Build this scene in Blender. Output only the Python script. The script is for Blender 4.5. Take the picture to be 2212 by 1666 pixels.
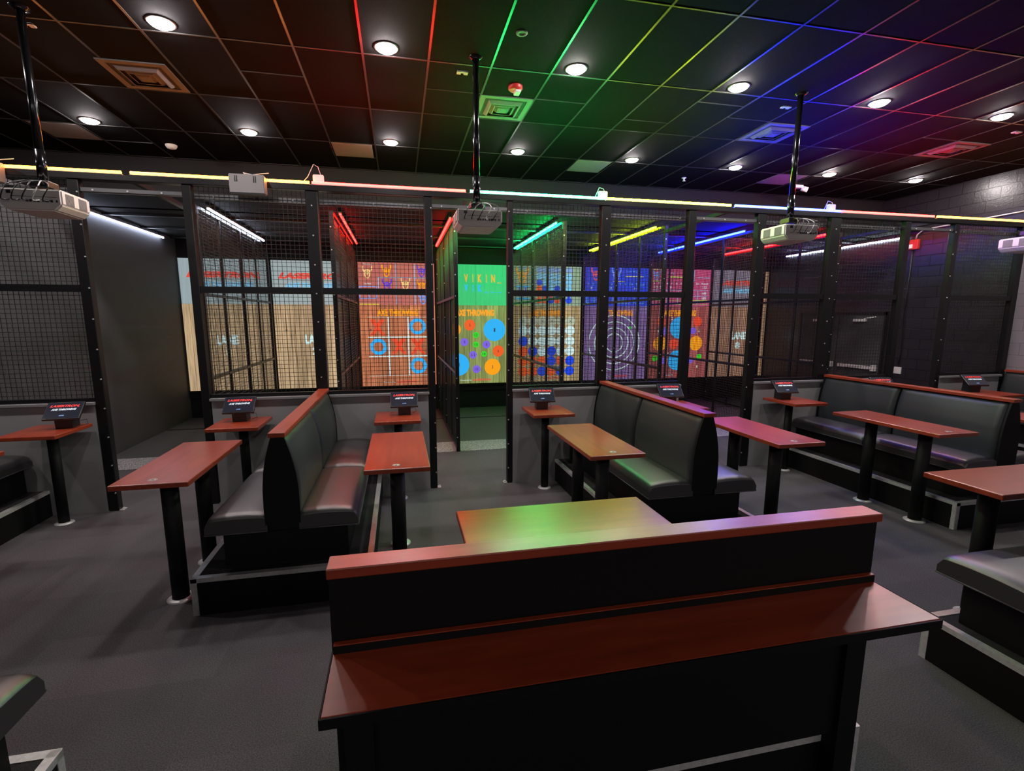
import bpy, bmesh, math, random
from mathutils import Vector, Matrix
S = bpy.context.scene
C = S.collection
for o in list(bpy.data.objects): bpy.data.objects.remove(o)
random.seed(7)
PI = math.pi

# ------------------------------------------------------------------ camera, world, exposure
cam = bpy.data.cameras.new('camera'); co = bpy.data.objects.new('camera', cam); C.objects.link(co)
cam.sensor_fit = 'HORIZONTAL'; cam.sensor_width = 36.0
cam.lens = 1041.7 / 2212 * 36.0
cam.shift_x = (1106 - 1084.0) / 2212; cam.shift_y = (848.7 - 833) / 2212
cam.clip_start = 0.05; cam.clip_end = 60
co.location = (0, 0, 2.24)
co.rotation_euler = (math.radians(90 - 8.795), 0, math.radians(-11.902))
S.camera = co
S.view_settings.view_transform = 'Standard'; S.view_settings.look = 'None'
S.view_settings.exposure = 0.0; S.view_settings.gamma = 1.0
S.view_settings.use_curve_mapping = False
W = bpy.data.worlds.new('world'); S.world = W; W.use_nodes = True
W.node_tree.nodes['Background'].inputs[0].default_value = (0.05, 0.05, 0.06, 1)
W.node_tree.nodes['Background'].inputs[1].default_value = 0.02
DOWN_POWER = 420.0      # radiance of a ceiling downlight diffuser
LED_POWER = 130.0        # radiance of the colour tubes

# ------------------------------------------------------------------ helpers
def lin(r, g, b):
    f = lambda c: (c / 255 / 12.92) if c / 255 <= 0.04045 else ((c / 255 + 0.055) / 1.055) ** 2.4
    return (f(r), f(g), f(b), 1.0)

class MB:
    """collects shapes into one mesh"""
    def __init__(s): s.bm = bmesh.new(); s.mi = 0
    def _faces(s, fs):
        for f in fs: f.material_index = s.mi
    def box(s, x0, x1, y0, y1, z0, z1, bev=0.0, seg=2):
        r = bmesh.ops.create_cube(s.bm, size=1.0)
        vs = r['verts']
        for v in vs:
            v.co = Vector(((x0 + x1) / 2 + v.co.x * (x1 - x0), (y0 + y1) / 2 + v.co.y * (y1 - y0), (z0 + z1) / 2 + v.co.z * (z1 - z0)))
        fs = list({f for v in vs for f in v.link_faces}); s._faces(fs)
        if bev > 0:
            es = list({e for v in vs for e in v.link_edges})
            r = bmesh.ops.bevel(s.bm, geom=es, offset=bev, segments=seg, affect='EDGES', profile=0.5)
            s._faces(r['faces'])
        return s
    def bar(s, p0, p1, w, h=None):
        h = h or w; p0 = Vector(p0); p1 = Vector(p1); d = (p1 - p0); L = d.length; d.normalize()
        up = Vector((0, 0, 1)) if abs(d.z) < 0.9 else Vector((0, 1, 0))
        a = d.cross(up).normalized() * (w / 2); b = a.cross(d).normalized() * (h / 2)
        vs = [s.bm.verts.new(p + sa * a + sb * b) for p in (p0, p1) for sa, sb in ((-1, -1), (1, -1), (1, 1), (-1, 1))]
        fs = [s.bm.faces.new([vs[i], vs[(i + 1) % 4], vs[4 + (i + 1) % 4], vs[4 + i]]) for i in range(4)]
        fs += [s.bm.faces.new(vs[0:4][::-1]), s.bm.faces.new(vs[4:8])]
        s._faces(fs); return s
    def tube(s, pts, r, n=10, cap=True):
        pts = [Vector(p) for p in pts]; rings = []
        for i, p in enumerate(pts):
            d = (pts[min(i + 1, len(pts) - 1)] - pts[max(i - 1, 0)]).normalized()
            up = Vector((0, 0, 1)) if abs(d.z) < 0.9 else Vector((0, 1, 0))
            a = d.cross(up).normalized(); b = a.cross(d).normalized()
            rings.append([s.bm.verts.new(p + r * (math.cos(2 * PI * k / n) * a + math.sin(2 * PI * k / n) * b)) for k in range(n)])
        fs = []
        for A, B in zip(rings, rings[1:]):
            for k in range(n):
                f = s.bm.faces.new([A[k], A[(k + 1) % n], B[(k + 1) % n], B[k]]); f.smooth = True; fs.append(f)
        if cap: fs += [s.bm.faces.new(rings[0][::-1]), s.bm.faces.new(rings[-1])]
        s._faces(fs); return s
    def lathe(s, prof, cx=0, cy=0, n=28, smooth=True):
        rings = []
        for r, z in prof:
            rings.append([s.bm.verts.new((cx + max(r, 1e-4) * math.cos(2 * PI * k / n), cy + max(r, 1e-4) * math.sin(2 * PI * k / n), z)) for k in range(n)])
        fs = []
        for A, B in zip(rings, rings[1:]):
            for k in range(n):
                f = s.bm.faces.new([A[k], A[(k + 1) % n], B[(k + 1) % n], B[k]]); f.smooth = smooth; fs.append(f)
        s._faces(fs); return s
    def prism(s, pts, axis, a0, a1):
        """polygon pts (2D) extruded along axis from a0 to a1"""
        def P(u, v, a):
            return {'x': (a, u, v), 'y': (u, a, v), 'z': (u, v, a)}[axis]
        A = [s.bm.verts.new(P(u, v, a0)) for u, v in pts]; B = [s.bm.verts.new(P(u, v, a1)) for u, v in pts]
        n = len(pts)
        fs = [s.bm.faces.new([A[i], A[(i + 1) % n], B[(i + 1) % n], B[i]]) for i in range(n)]
        fs += [s.bm.faces.new(A[::-1]), s.bm.faces.new(B)]
        s._faces(fs); return s
    def ring(s, cx, cz, r0, r1, y, th=0.002, n=64, jit=0.0):
        """flat ring (r0>0) or disc (r0=0) in a vertical plane facing -y"""
        js = [1 + jit * random.uniform(-1, 1) for k in range(n)]
        o = [(cx + r1 * js[k] * math.cos(2 * PI * k / n), cz + r1 * js[k] * math.sin(2 * PI * k / n)) for k in range(n)]
        if r0 <= 0:
            return s.prism(o, 'y', y - th, y)
        js2 = [1 + jit * random.uniform(-1, 1) for k in range(n)]
        i = [(cx + r0 * js2[k] * math.cos(2 * PI * k / n), cz + r0 * js2[k] * math.sin(2 * PI * k / n)) for k in range(n)]
        O = [s.bm.verts.new((a, y - th, b)) for a, b in o]; I = [s.bm.verts.new((a, y - th, b)) for a, b in i]
        O2 = [s.bm.verts.new((a, y, b)) for a, b in o]; I2 = [s.bm.verts.new((a, y, b)) for a, b in i]
        fs = []
        for k in range(n):
            q = (k + 1) % n
            fs += [s.bm.faces.new([O[k], I[k], I[q], O[q]]), s.bm.faces.new([O2[k], O[k], O[q], O2[q]]), s.bm.faces.new([I[k], I2[k], I2[q], I[q]])]
        s._faces(fs); return s
    def build(s, name, mats, parent=None, recalc=True):
        if recalc: bmesh.ops.recalc_face_normals(s.bm, faces=s.bm.faces[:])
        me = bpy.data.meshes.new(name); s.bm.to_mesh(me); s.bm.free()
        for m in (mats if isinstance(mats, (list, tuple)) else [mats]): me.materials.append(m)
        o = bpy.data.objects.new(name, me); C.objects.link(o)
        if parent is not None: o.parent = parent
        return o

def tag(o, label=None, cat=None, group=None, kind=None):
    if label: o['label'] = label
    if cat: o['category'] = cat
    if group: o['group'] = group
    if kind: o['kind'] = kind
    return o
def empty(name, loc=(0, 0, 0), rz=0.0, **k):
    o = bpy.data.objects.new(name, None); o.empty_display_size = 0.1
    C.objects.link(o); o.location = loc; o.rotation_euler = (0, 0, rz); return tag(o, **k)
def struct(name, mb, m, parent=None):
    o = mb.build(name, m, parent)
    if parent is None: o['kind'] = 'structure'
    return o
def copy_tree(o, parent=None):
    c = o.copy(); C.objects.link(c)
    if parent is not None: c.parent = parent
    for ch in [x for x in C.objects if x.parent == o]: copy_tree(ch, c)
    return c

# ------------------------------------------------------------------ materials
def mat(name, col, rough=0.5, metal=0.0, spec=0.5, coat=0.0, emis=None, estr=1.0):
    m = bpy.data.materials.new(name); m.use_nodes = True
    b = m.node_tree.nodes['Principled BSDF']
    b.inputs['Base Color'].default_value = tuple(col)[:3] + (1,)
    b.inputs['Roughness'].default_value = rough; b.inputs['Metallic'].default_value = metal
    b.inputs['Specular IOR Level'].default_value = spec; b.inputs['Coat Weight'].default_value = coat
    b.inputs['Coat Roughness'].default_value = 0.12
    if emis:
        b.inputs['Emission Color'].default_value = tuple(emis)[:3] + (1,); b.inputs['Emission Strength'].default_value = estr
    return m
def nd(m, t, **k):
    n = m.node_tree.nodes.new(t)
    for a, v in k.items(): setattr(n, a, v)
    return n
def ln(m, a, b): m.node_tree.links.new(a, b)
def bsdf(m): return m.node_tree.nodes['Principled BSDF']
def noise_mat(name, c0, c1, scale=30, rough=0.8, bump=0.2, detail=6, spec=0.3, stretch=(1, 1, 1), lo=0.35, hi=0.65, coat=0.0, r2=None):
    m = mat(name, c0, rough, spec=spec, coat=coat)
    tc = nd(m, 'ShaderNodeTexCoord'); mp = nd(m, 'ShaderNodeMapping'); mp.inputs['Scale'].default_value = stretch
    n = nd(m, 'ShaderNodeTexNoise'); n.inputs['Scale'].default_value = scale; n.inputs['Detail'].default_value = detail
    r = nd(m, 'ShaderNodeValToRGB'); r.color_ramp.elements[0].position = lo; r.color_ramp.elements[1].position = hi
    r.color_ramp.elements[0].color = tuple(c0)[:3] + (1,); r.color_ramp.elements[1].color = tuple(c1)[:3] + (1,)
    ln(m, tc.outputs['Object'], mp.inputs['Vector']); ln(m, mp.outputs[0], n.inputs['Vector']); ln(m, n.outputs['Fac'], r.inputs['Fac'])
    ln(m, r.outputs['Color'], bsdf(m).inputs['Base Color'])
    if bump:
        b = nd(m, 'ShaderNodeBump'); b.inputs['Strength'].default_value = bump; b.inputs['Distance'].default_value = 0.004
        ln(m, n.outputs['Fac'], b.inputs['Height']); ln(m, b.outputs[0], bsdf(m).inputs['Normal'])
    if r2 is not None:
        q = nd(m, 'ShaderNodeMapRange'); q.inputs['To Min'].default_value = rough; q.inputs['To Max'].default_value = r2
        ln(m, n.outputs['Fac'], q.inputs['Value']); ln(m, q.outputs[0], bsdf(m).inputs['Roughness'])
    return m
def wood_mat(name, dark, mid, rough=0.3, along='y'):
    m = mat(name, mid, rough, spec=0.9, coat=0.4); bsdf(m).inputs['Coat Roughness'].default_value = 0.27; bsdf(m).inputs['Coat IOR'].default_value = 1.6
    tc = nd(m, 'ShaderNodeTexCoord'); mp = nd(m, 'ShaderNodeMapping')
    mp.inputs['Scale'].default_value = (9, 1.1, 9) if along == 'y' else (1.1, 9, 9)
    n = nd(m, 'ShaderNodeTexNoise'); n.inputs['Scale'].default_value = 2.4; n.inputs['Detail'].default_value = 4; n.inputs['Distortion'].default_value = 0.1
    n2 = nd(m, 'ShaderNodeTexNoise'); n2.inputs['Scale'].default_value = 2.2; n2.inputs['Detail'].default_value = 2
    # butcher-block staves
    sp = nd(m, 'ShaderNodeSeparateXYZ'); cx = nd(m, 'ShaderNodeMath', operation='SNAP'); cx.inputs[1].default_value = 0.085
    cy = nd(m, 'ShaderNodeMath', operation='SNAP'); cy.inputs[1].default_value = 0.62
    cb = nd(m, 'ShaderNodeCombineXYZ'); wn = nd(m, 'ShaderNodeTexWhiteNoise')
    ln(m, tc.outputs['Object'], mp.inputs['Vector']); ln(m, mp.outputs[0], n.inputs['Vector']); ln(m, tc.outputs['Object'], n2.inputs['Vector'])
    ln(m, tc.outputs['Object'], sp.inputs[0])
    ln(m, sp.outputs['X' if along == 'y' else 'Y'], cx.inputs[0]); ln(m, sp.outputs['Y' if along == 'y' else 'X'], cy.inputs[0])
    ln(m, cx.outputs[0], cb.inputs['X']); ln(m, cy.outputs[0], cb.inputs['Y']); ln(m, cb.outputs[0], wn.inputs['Vector'])
    a1 = nd(m, 'ShaderNodeMath', operation='MULTIPLY_ADD'); a1.inputs[1].default_value = 0.14
    ln(m, wn.outputs['Value'], a1.inputs[0]); ln(m, n.outputs['Fac'], a1.inputs[2])
    a2 = nd(m, 'ShaderNodeMath', operation='MULTIPLY_ADD'); a2.inputs[1].default_value = 0.35
    ln(m, n2.outputs['Fac'], a2.inputs[0]); ln(m, a1.outputs[0], a2.inputs[2])
    r = nd(m, 'ShaderNodeValToRGB'); r.color_ramp.elements[0].position = 0.45; r.color_ramp.elements[1].position = 1.0
    r.color_ramp.elements[0].color = tuple(dark)[:3] + (1,); r.color_ramp.elements[1].color = tuple(mid)[:3] + (1,)
    ln(m, a2.outputs[0], r.inputs['Fac']); ln(m, r.outputs['Color'], bsdf(m).inputs['Base Color'])
    return m
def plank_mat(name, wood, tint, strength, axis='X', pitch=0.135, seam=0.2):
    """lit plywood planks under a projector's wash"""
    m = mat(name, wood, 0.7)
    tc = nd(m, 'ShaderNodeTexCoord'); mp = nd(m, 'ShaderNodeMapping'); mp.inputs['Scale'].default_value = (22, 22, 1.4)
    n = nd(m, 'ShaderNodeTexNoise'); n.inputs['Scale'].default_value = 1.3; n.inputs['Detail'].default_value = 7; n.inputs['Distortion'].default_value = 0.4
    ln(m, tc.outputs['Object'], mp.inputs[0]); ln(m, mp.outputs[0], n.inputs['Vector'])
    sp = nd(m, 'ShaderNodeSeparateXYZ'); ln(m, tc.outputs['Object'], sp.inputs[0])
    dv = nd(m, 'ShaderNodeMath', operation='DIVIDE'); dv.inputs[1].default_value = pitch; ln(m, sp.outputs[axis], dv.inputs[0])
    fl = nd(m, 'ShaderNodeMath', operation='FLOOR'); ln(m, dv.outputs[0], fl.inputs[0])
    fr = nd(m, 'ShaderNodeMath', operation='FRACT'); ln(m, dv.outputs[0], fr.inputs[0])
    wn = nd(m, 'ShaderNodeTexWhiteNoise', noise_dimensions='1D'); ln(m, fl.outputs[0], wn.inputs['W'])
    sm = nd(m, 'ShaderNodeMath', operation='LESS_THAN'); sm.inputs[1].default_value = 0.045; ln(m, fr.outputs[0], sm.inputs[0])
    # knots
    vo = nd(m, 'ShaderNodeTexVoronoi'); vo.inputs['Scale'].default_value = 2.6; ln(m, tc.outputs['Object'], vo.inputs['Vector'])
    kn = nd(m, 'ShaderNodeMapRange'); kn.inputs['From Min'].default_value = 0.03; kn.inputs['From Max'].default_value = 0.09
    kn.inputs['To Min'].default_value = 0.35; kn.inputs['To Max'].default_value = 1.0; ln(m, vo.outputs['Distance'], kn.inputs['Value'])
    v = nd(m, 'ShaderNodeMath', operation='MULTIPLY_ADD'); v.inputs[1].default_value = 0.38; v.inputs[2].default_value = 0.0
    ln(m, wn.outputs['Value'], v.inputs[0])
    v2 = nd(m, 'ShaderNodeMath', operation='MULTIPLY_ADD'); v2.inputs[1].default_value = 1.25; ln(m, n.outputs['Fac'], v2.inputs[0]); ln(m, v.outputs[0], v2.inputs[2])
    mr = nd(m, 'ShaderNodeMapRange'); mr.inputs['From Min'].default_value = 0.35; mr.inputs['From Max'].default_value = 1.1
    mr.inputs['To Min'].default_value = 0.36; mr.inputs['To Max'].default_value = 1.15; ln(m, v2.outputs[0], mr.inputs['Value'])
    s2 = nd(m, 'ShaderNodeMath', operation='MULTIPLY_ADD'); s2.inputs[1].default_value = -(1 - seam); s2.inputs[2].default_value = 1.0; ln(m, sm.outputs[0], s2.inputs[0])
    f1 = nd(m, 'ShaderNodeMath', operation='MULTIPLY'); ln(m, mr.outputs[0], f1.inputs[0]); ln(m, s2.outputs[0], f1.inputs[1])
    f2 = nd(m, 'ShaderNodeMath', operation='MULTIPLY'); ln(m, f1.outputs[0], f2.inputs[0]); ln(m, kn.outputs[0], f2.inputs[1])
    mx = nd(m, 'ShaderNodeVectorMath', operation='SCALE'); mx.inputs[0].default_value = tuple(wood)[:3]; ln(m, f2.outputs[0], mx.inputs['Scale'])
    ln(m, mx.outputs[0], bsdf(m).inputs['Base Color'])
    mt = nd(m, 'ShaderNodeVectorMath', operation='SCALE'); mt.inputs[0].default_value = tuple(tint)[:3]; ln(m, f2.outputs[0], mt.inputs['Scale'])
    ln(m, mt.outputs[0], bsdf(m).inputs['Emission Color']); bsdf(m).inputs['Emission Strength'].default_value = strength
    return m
def block_mat(name, col, joint, rough=0.45, bw=0.4, bh=0.203, bump=0.6, spec=0.5):
    m = mat(name, col, rough, spec=spec)
    tc = nd(m, 'ShaderNodeTexCoord'); sp = nd(m, 'ShaderNodeSeparateXYZ'); ad = nd(m, 'ShaderNodeMath', operation='ADD'); cb = nd(m, 'ShaderNodeCombineXYZ')
    ln(m, tc.outputs['Object'], sp.inputs[0]); ln(m, sp.outputs['X'], ad.inputs[0]); ln(m, sp.outputs['Y'], ad.inputs[1])
    ln(m, ad.outputs[0], cb.inputs['X']); ln(m, sp.outputs['Z'], cb.inputs['Y'])
    b = nd(m, 'ShaderNodeTexBrick'); b.inputs['Scale'].default_value = 1.0
    b.inputs['Brick Width'].default_value = bw; b.inputs['Row Height'].default_value = bh; b.inputs['Mortar Size'].default_value = 0.006
    b.inputs['Mortar Smooth'].default_value = 0.3
    b.inputs['Color1'].default_value = tuple(col)[:3] + (1,); b.inputs['Color2'].default_value = tuple(x * 0.9 for x in col[:3]) + (1,)
    b.inputs['Mortar'].default_value = tuple(joint)[:3] + (1,)
    ln(m, cb.outputs[0], b.inputs['Vector']); ln(m, b.outputs['Color'], bsdf(m).inputs['Base Color'])
    n = nd(m, 'ShaderNodeTexNoise'); n.inputs['Scale'].default_value = 40; ln(m, tc.outputs['Object'], n.inputs['Vector'])
    mx = nd(m, 'ShaderNodeMath', operation='MULTIPLY_ADD'); mx.inputs[1].default_value = 0.25
    inv = nd(m, 'ShaderNodeMath', operation='SUBTRACT'); inv.inputs[0].default_value = 1.0; ln(m, b.outputs['Fac'], inv.inputs[1])
    ln(m, n.outputs['Fac'], mx.inputs[0]); ln(m, inv.outputs[0], mx.inputs[2])
    bp = nd(m, 'ShaderNodeBump'); bp.inputs['Strength'].default_value = bump; bp.inputs['Distance'].default_value = 0.008
    ln(m, mx.outputs[0], bp.inputs['Height']); ln(m, bp.outputs[0], bsdf(m).inputs['Normal'])
    return m
def emit(name, col, s): return mat(name, (0.02, 0.02, 0.02), 0.4, emis=col, estr=s)

M = {}
def carpet_mat():
    m = noise_mat('charcoal_carpet', (0.060, 0.056, 0.060), (0.115, 0.108, 0.114), 140, 0.95, 0.5, 8, 0.15)
    # carpet squares with a slightly different tone each
    tc = nd(m, 'ShaderNodeTexCoord'); sn = nd(m, 'ShaderNodeVectorMath', operation='SNAP'); sn.inputs[1].default_value = (0.61, 0.61, 9)
    wn = nd(m, 'ShaderNodeTexWhiteNoise'); ln(m, tc.outputs['Object'], sn.inputs[0]); ln(m, sn.outputs[0], wn.inputs['Vector'])
    n = nd(m, 'ShaderNodeTexNoise'); n.inputs['Scale'].default_value = 2.0; n.inputs['Detail'].default_value = 5; ln(m, tc.outputs['Object'], n.inputs['Vector'])
    a = nd(m, 'ShaderNodeMath', operation='MULTIPLY_ADD'); a.inputs[1].default_value = 0.16; a.inputs[2].default_value = 0.72; ln(m, wn.outputs['Value'], a.inputs[0])
    a2 = nd(m, 'ShaderNodeMath', operation='MULTIPLY_ADD'); a2.inputs[1].default_value = 0.4; ln(m, n.outputs['Fac'], a2.inputs[0]); ln(m, a.outputs[0], a2.inputs[2])
    sc = nd(m, 'ShaderNodeVectorMath', operation='SCALE')
    old = bsdf(m).inputs['Base Color'].links[0].from_socket
    ln(m, old, sc.inputs[0]); ln(m, a2.outputs[0], sc.inputs['Scale']); ln(m, sc.outputs[0], bsdf(m).inputs['Base Color'])
    return m
M['carpet'] = carpet_mat()
M['rubber'] = noise_mat('speckled_rubber_floor', (0.045, 0.047, 0.046), (0.075, 0.08, 0.078), 260, 0.8, 0.25, 4, 0.3)
M['speck'] = noise_mat('grey_speckled_threshold', (0.06, 0.06, 0.06), (0.42, 0.42, 0.42), 90, 0.8, 0.3, 5, 0.3, lo=0.4, hi=0.6)
M['tile'] = noise_mat('black_ceiling_tile', (0.0032, 0.0032, 0.0034), (0.006, 0.006, 0.0063), 220, 0.9, 0.3, 4, 0.1)
M['tbar'] = mat('black_tee_bar', (0.030, 0.030, 0.030), 0.28, spec=0.75)
M['panelw'] = mat('pale_ceiling_panel', (0.26, 0.25, 0.25), 0.8)
M['vent'] = mat('painted_vent', (0.13, 0.125, 0.125), 0.55)
M['vent_dark'] = mat('vent_shadow', (0.02, 0.02, 0.02), 0.8)
M['blackpaint'] = noise_mat('black_wall_paint', (0.007, 0.007, 0.0075), (0.011, 0.011, 0.012), 25, 0.75, 0.1, 4, 0.2)
M['bulkhead'] = mat('dull_black_bulkhead', (0.016, 0.016, 0.017), 0.8, spec=0.2)
M['lanewall'] = noise_mat('charcoal_wall_paint', (0.055, 0.055, 0.060), (0.072, 0.072, 0.077), 60, 0.65, 0.15, 5, 0.35)
M['block_black'] = block_mat('black_painted_block', (0.020, 0.0175, 0.022), (0.006, 0.006, 0.007), 0.30, bump=1.0, spec=0.6)
M['block_grey'] = block_mat('grey_painted_block', (0.30, 0.28, 0.31), (0.21, 0.20, 0.22), 0.5)
M['steel'] = noise_mat('black_powder_coated_steel', (0.0045, 0.0045, 0.005), (0.007, 0.007, 0.0078), 80, 0.36, 0.05, 3, 0.4)
M['wire'] = mat('black_welded_wire', (0.012, 0.0115, 0.0115), 0.3, spec=0.7)
M['bolt'] = mat('zinc_bolt_head', (0.75, 0.75, 0.75), 0.3, metal=0.6)
M['rail'] = mat('satin_steel_rail', (0.20, 0.20, 0.21), 0.35, metal=0.8)
M['halfwall'] = noise_mat('grey_laminate', (0.25, 0.25, 0.255), (0.275, 0.275, 0.28), 3, 0.5, 0.0, 3, 0.4)
M['sill'] = mat('grey_sill_laminate', (0.22, 0.22, 0.225), 0.32, spec=0.5)
M['wood'] = wood_mat('mahogany_stained_top', (0.25, 0.027, 0.007), (0.37, 0.050, 0.014), 0.32, 'y')
M['woodx'] = wood_mat('mahogany_stained_top_x', (0.25, 0.027, 0.007), (0.37, 0.050, 0.014), 0.32, 'x')
for k_ in ('y', 'x'):
    M['cap' + k_] = wood_mat('oiled_cap_rail_' + k_, (0.25, 0.027, 0.007), (0.37, 0.050, 0.014), 0.35, k_)
    bsdf(M['cap' + k_]).inputs['Coat Weight'].default_value = 0.0; bsdf(M['cap' + k_]).inputs['Specular IOR Level'].default_value = 0.85
M['vinyl'] = noise_mat('black_vinyl', (0.010, 0.0098, 0.0105), (0.014, 0.0135, 0.0145), 320, 0.46, 0.10, 3, 1.0, coat=0.9)
bsdf(M['vinyl']).inputs['Coat Roughness'].default_value = 0.42
M['vinyl_back'] = noise_mat('charcoal_vinyl', (0.024, 0.029, 0.030), (0.033, 0.039, 0.041), 320, 0.42, 0.12, 3, 0.5)
M['piping'] = mat('grey_piping', (0.09, 0.09, 0.09), 0.4)
M['lam'] = noise_mat('black_laminate', (0.0035, 0.0033, 0.0034), (0.005, 0.0048, 0.005), 60, 0.6, 0.05, 3, 0.25)
M['deck'] = noise_mat('dark_platform_carpet', (0.022, 0.021, 0.023), (0.040, 0.038, 0.041), 200, 0.95, 0.4, 6, 0.15)
M['alu'] = noise_mat('aluminium_edge_trim', (0.55, 0.56, 0.56), (0.68, 0.68, 0.68), 40, 0.34, 0.05, 4, 0.5)
bsdf(M['alu']).inputs['Metallic'].default_value = 0.35
M['pvc'] = mat('white_projector_shell', (0.80, 0.79, 0.75), 0.42)
M['grille'] = mat('projector_grille', (0.28, 0.28, 0.27), 0.6)
M['blk'] = mat('black_plastic', (0.012, 0.012, 0.013), 0.35)
M['chrome'] = mat('black_chrome_pole', (0.05, 0.05, 0.055), 0.16, metal=0.9)
M['cable_w'] = mat('white_cable', (0.65, 0.65, 0.63), 0.4)
M['screen'] = mat('dark_glass_display', (0.010, 0.010, 0.014), 0.12, spec=0.6, emis=(0.012, 0.013, 0.022), estr=1.0)
M['red_txt'] = emit('red_screen_lettering', lin(235, 35, 30), 1.1)
M['white_txt'] = emit('white_screen_lettering', lin(225, 235, 245), 1.0)
M['blue_txt'] = emit('pale_blue_screen_lettering', lin(120, 170, 235), 1.0)
M['redbox'] = mat('red_fire_alarm_plastic', (0.55, 0.03, 0.02), 0.4)
M['white'] = mat('white_plastic', (0.70, 0.70, 0.68), 0.4)
M['greyplastic'] = mat('grey_plastic', (0.22, 0.21, 0.21), 0.45)
M['sticker'] = mat('white_table_disc', (0.62, 0.60, 0.58), 0.45)
M['stickerdk'] = mat('dark_disc_print', (0.10, 0.05, 0.05), 0.45)
M['lamp'] = emit('warm_white_diffuser', (1.0, 0.90, 0.885), DOWN_POWER)
M['trimring'] = mat('lamp_trim', (0.12, 0.11, 0.11), 0.5)
LED = {'orange': (1.0, 0.26, 0.012), 'red': (1.0, 0.0038, 0.0030), 'green': (0.0045, 1.0, 0.16), 'yellow': (0.60, 0.85, 0.006),
       'blue': (0.0025, 0.007, 1.0), 'white': (0.70, 0.78, 1.0)}
def led_mat(c, k=1.0): return emit(c + '_led_tube', LED[c], LED_POWER * k)
for c in LED: M['led_' + c] = led_mat(c, {'orange': 0.32, 'red': 1.35, 'green': 2.1, 'yellow': 0.9, 'blue': 3.2, 'white': 0.5}[c])
for c, k in (('white', 0.2), ('red', 0.6), ('green', 1.3), ('yellow', 0.6), ('blue', 1.8)): M['lane_' + c] = led_mat(c, k)

# ------------------------------------------------------------------ lettering
def text_mesh(name, s, m, parent, x0, x1, z0, z1, y, shear=0.0, th=0.002, bold=0.0, rot=None):
    """text fitted in the rectangle x0..x1, z0..z1 of a plane facing -y"""
    cu = bpy.data.curves.new(name, 'FONT'); cu.body = s; cu.extrude = th; cu.shear = shear; cu.offset = bold
    cu.resolution_u = 3
    o = bpy.data.objects.new('tmp', cu); C.objects.link(o)
    dg = bpy.context.evaluated_depsgraph_get(); dg.update()
    me = bpy.data.meshes.new_from_object(o.evaluated_get(dg)); bpy.data.objects.remove(o); bpy.data.curves.remove(cu)
    me.name = name
    xs = [v.co.x for v in me.vertices]; ys = [v.co.y for v in me.vertices]
    ax, bx, ay, by = min(xs), max(xs), min(ys), max(ys)
    for v in me.vertices:
        u = (v.co.x - ax) / max(bx - ax, 1e-6); w = (v.co.y - ay) / max(by - ay, 1e-6)
        v.co = Vector((x0 + u * (x1 - x0), y - th - v.co.z, z0 + w * (z1 - z0)))
    if rot is not None: me.transform(rot)
    me.materials.clear(); me.materials.append(m)
    ob = bpy.data.objects.new(name, me); C.objects.link(ob); ob.parent = parent
    return ob

# ------------------------------------------------------------------ room shell
H = 4.68; XL = -4.65; XR = 10.1; YB = -8.0; YF = 12.1; XLL = -6.6
b = MB(); b.box(XLL - .1, XR + .1, YB - .1, 6.9, -0.1, 0.0); struct('floor', b, M['carpet'])
b = MB(); b.box(XL - .1, XR + .1, 6.9, YF + .1, -0.1, 0.0); struct('floor', b, M['carpet'])
b = MB(); b.box(XLL - .1, XR + .1, YB - .1, 8.8, H, H + .1); struct('ceiling', b, M['tile'])
b = MB(); b.box(XL - .1, XR + .1, 7.95, YF + .1, 3.93, 3.98)
b.mi = 1
for y in (9.3, 10.5, 11.7): b.box(XL, XR, y, y + 0.06, 3.90, 3.93)
struct('ceiling', b, [M['blackpaint'], M['steel']])
b = MB(); b.box(XLL - .1, XR + .1, 8.8, 8.9, 3.93, H + .1); struct('trim_1', b, M['bulkhead'])
b = MB(); b.box(XL - .12, XL, 6.3, YF + .1, 0, 3.93); struct('wall_left', b, M['lanewall'])
b = MB(); b.box(XLL - .12, XLL, YB, 8.8, 0, 4.9); struct('wall_far_left', b, M['blackpaint'])
b = MB(); b.box(XLL - .12, XL - .12, 6.38, 6.5, 0, 3.93); b.box(XLL, XL - .12, 6.5, 8.8, 3.85, 3.93); struct('wall_front_left', b, M['blackpaint'])
b = MB(); b.box(XL - .12, XR + .12, YF, YF + .12, 0, 4.9); struct('wall_back', b, M['blackpaint'])
b = MB(); b.box(XLL - .12, XR + .12, YB - .12, YB, 0, 4.9); struct('wall_behind', b, M['blackpaint'])
b = MB(); b.box(XR, XR + .12, 6.36, YF + .1, 0, 3.78); b.box(XR, XR + .12, YB, YF + .1, 3.78, 4.9); struct('wall_right', b, M['block_black'])
b = MB(); b.box(XR, XR + .12, YB, 6.36, 0, 3.78); struct('wall_right_front', b, M['block_grey'])

# tee-bar grid: long bars every 0.61, cross bars every 1.22
b = MB()
k = -10
x = -0.255 - 0.61 * 10
while x < XR:
    if x > XLL: b.box(x - .010, x + .010, YB, 8.8, H - .006, H)
    x += 0.61
for y in [8.76 - 1.225 * i for i in range(0, 14)]:
    b.box(XLL, XR, y - .008, y + .008, H - .0055, H)
for i, y in ((-2, 5.66), (1, 5.66), (3, 5.66), (5, 5.97), (7, 5.66), (12, 5.7), (5, 8.12), (11, 8.12), (-1, 8.12), (-6, 8.12), (6, 5.35)):
    x = -0.255 + 0.61 * i; b.box(x, x + .61, y - .008, y + .008, H - .0055, H)
struct('ceiling_grid', b, M['tbar'])

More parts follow.
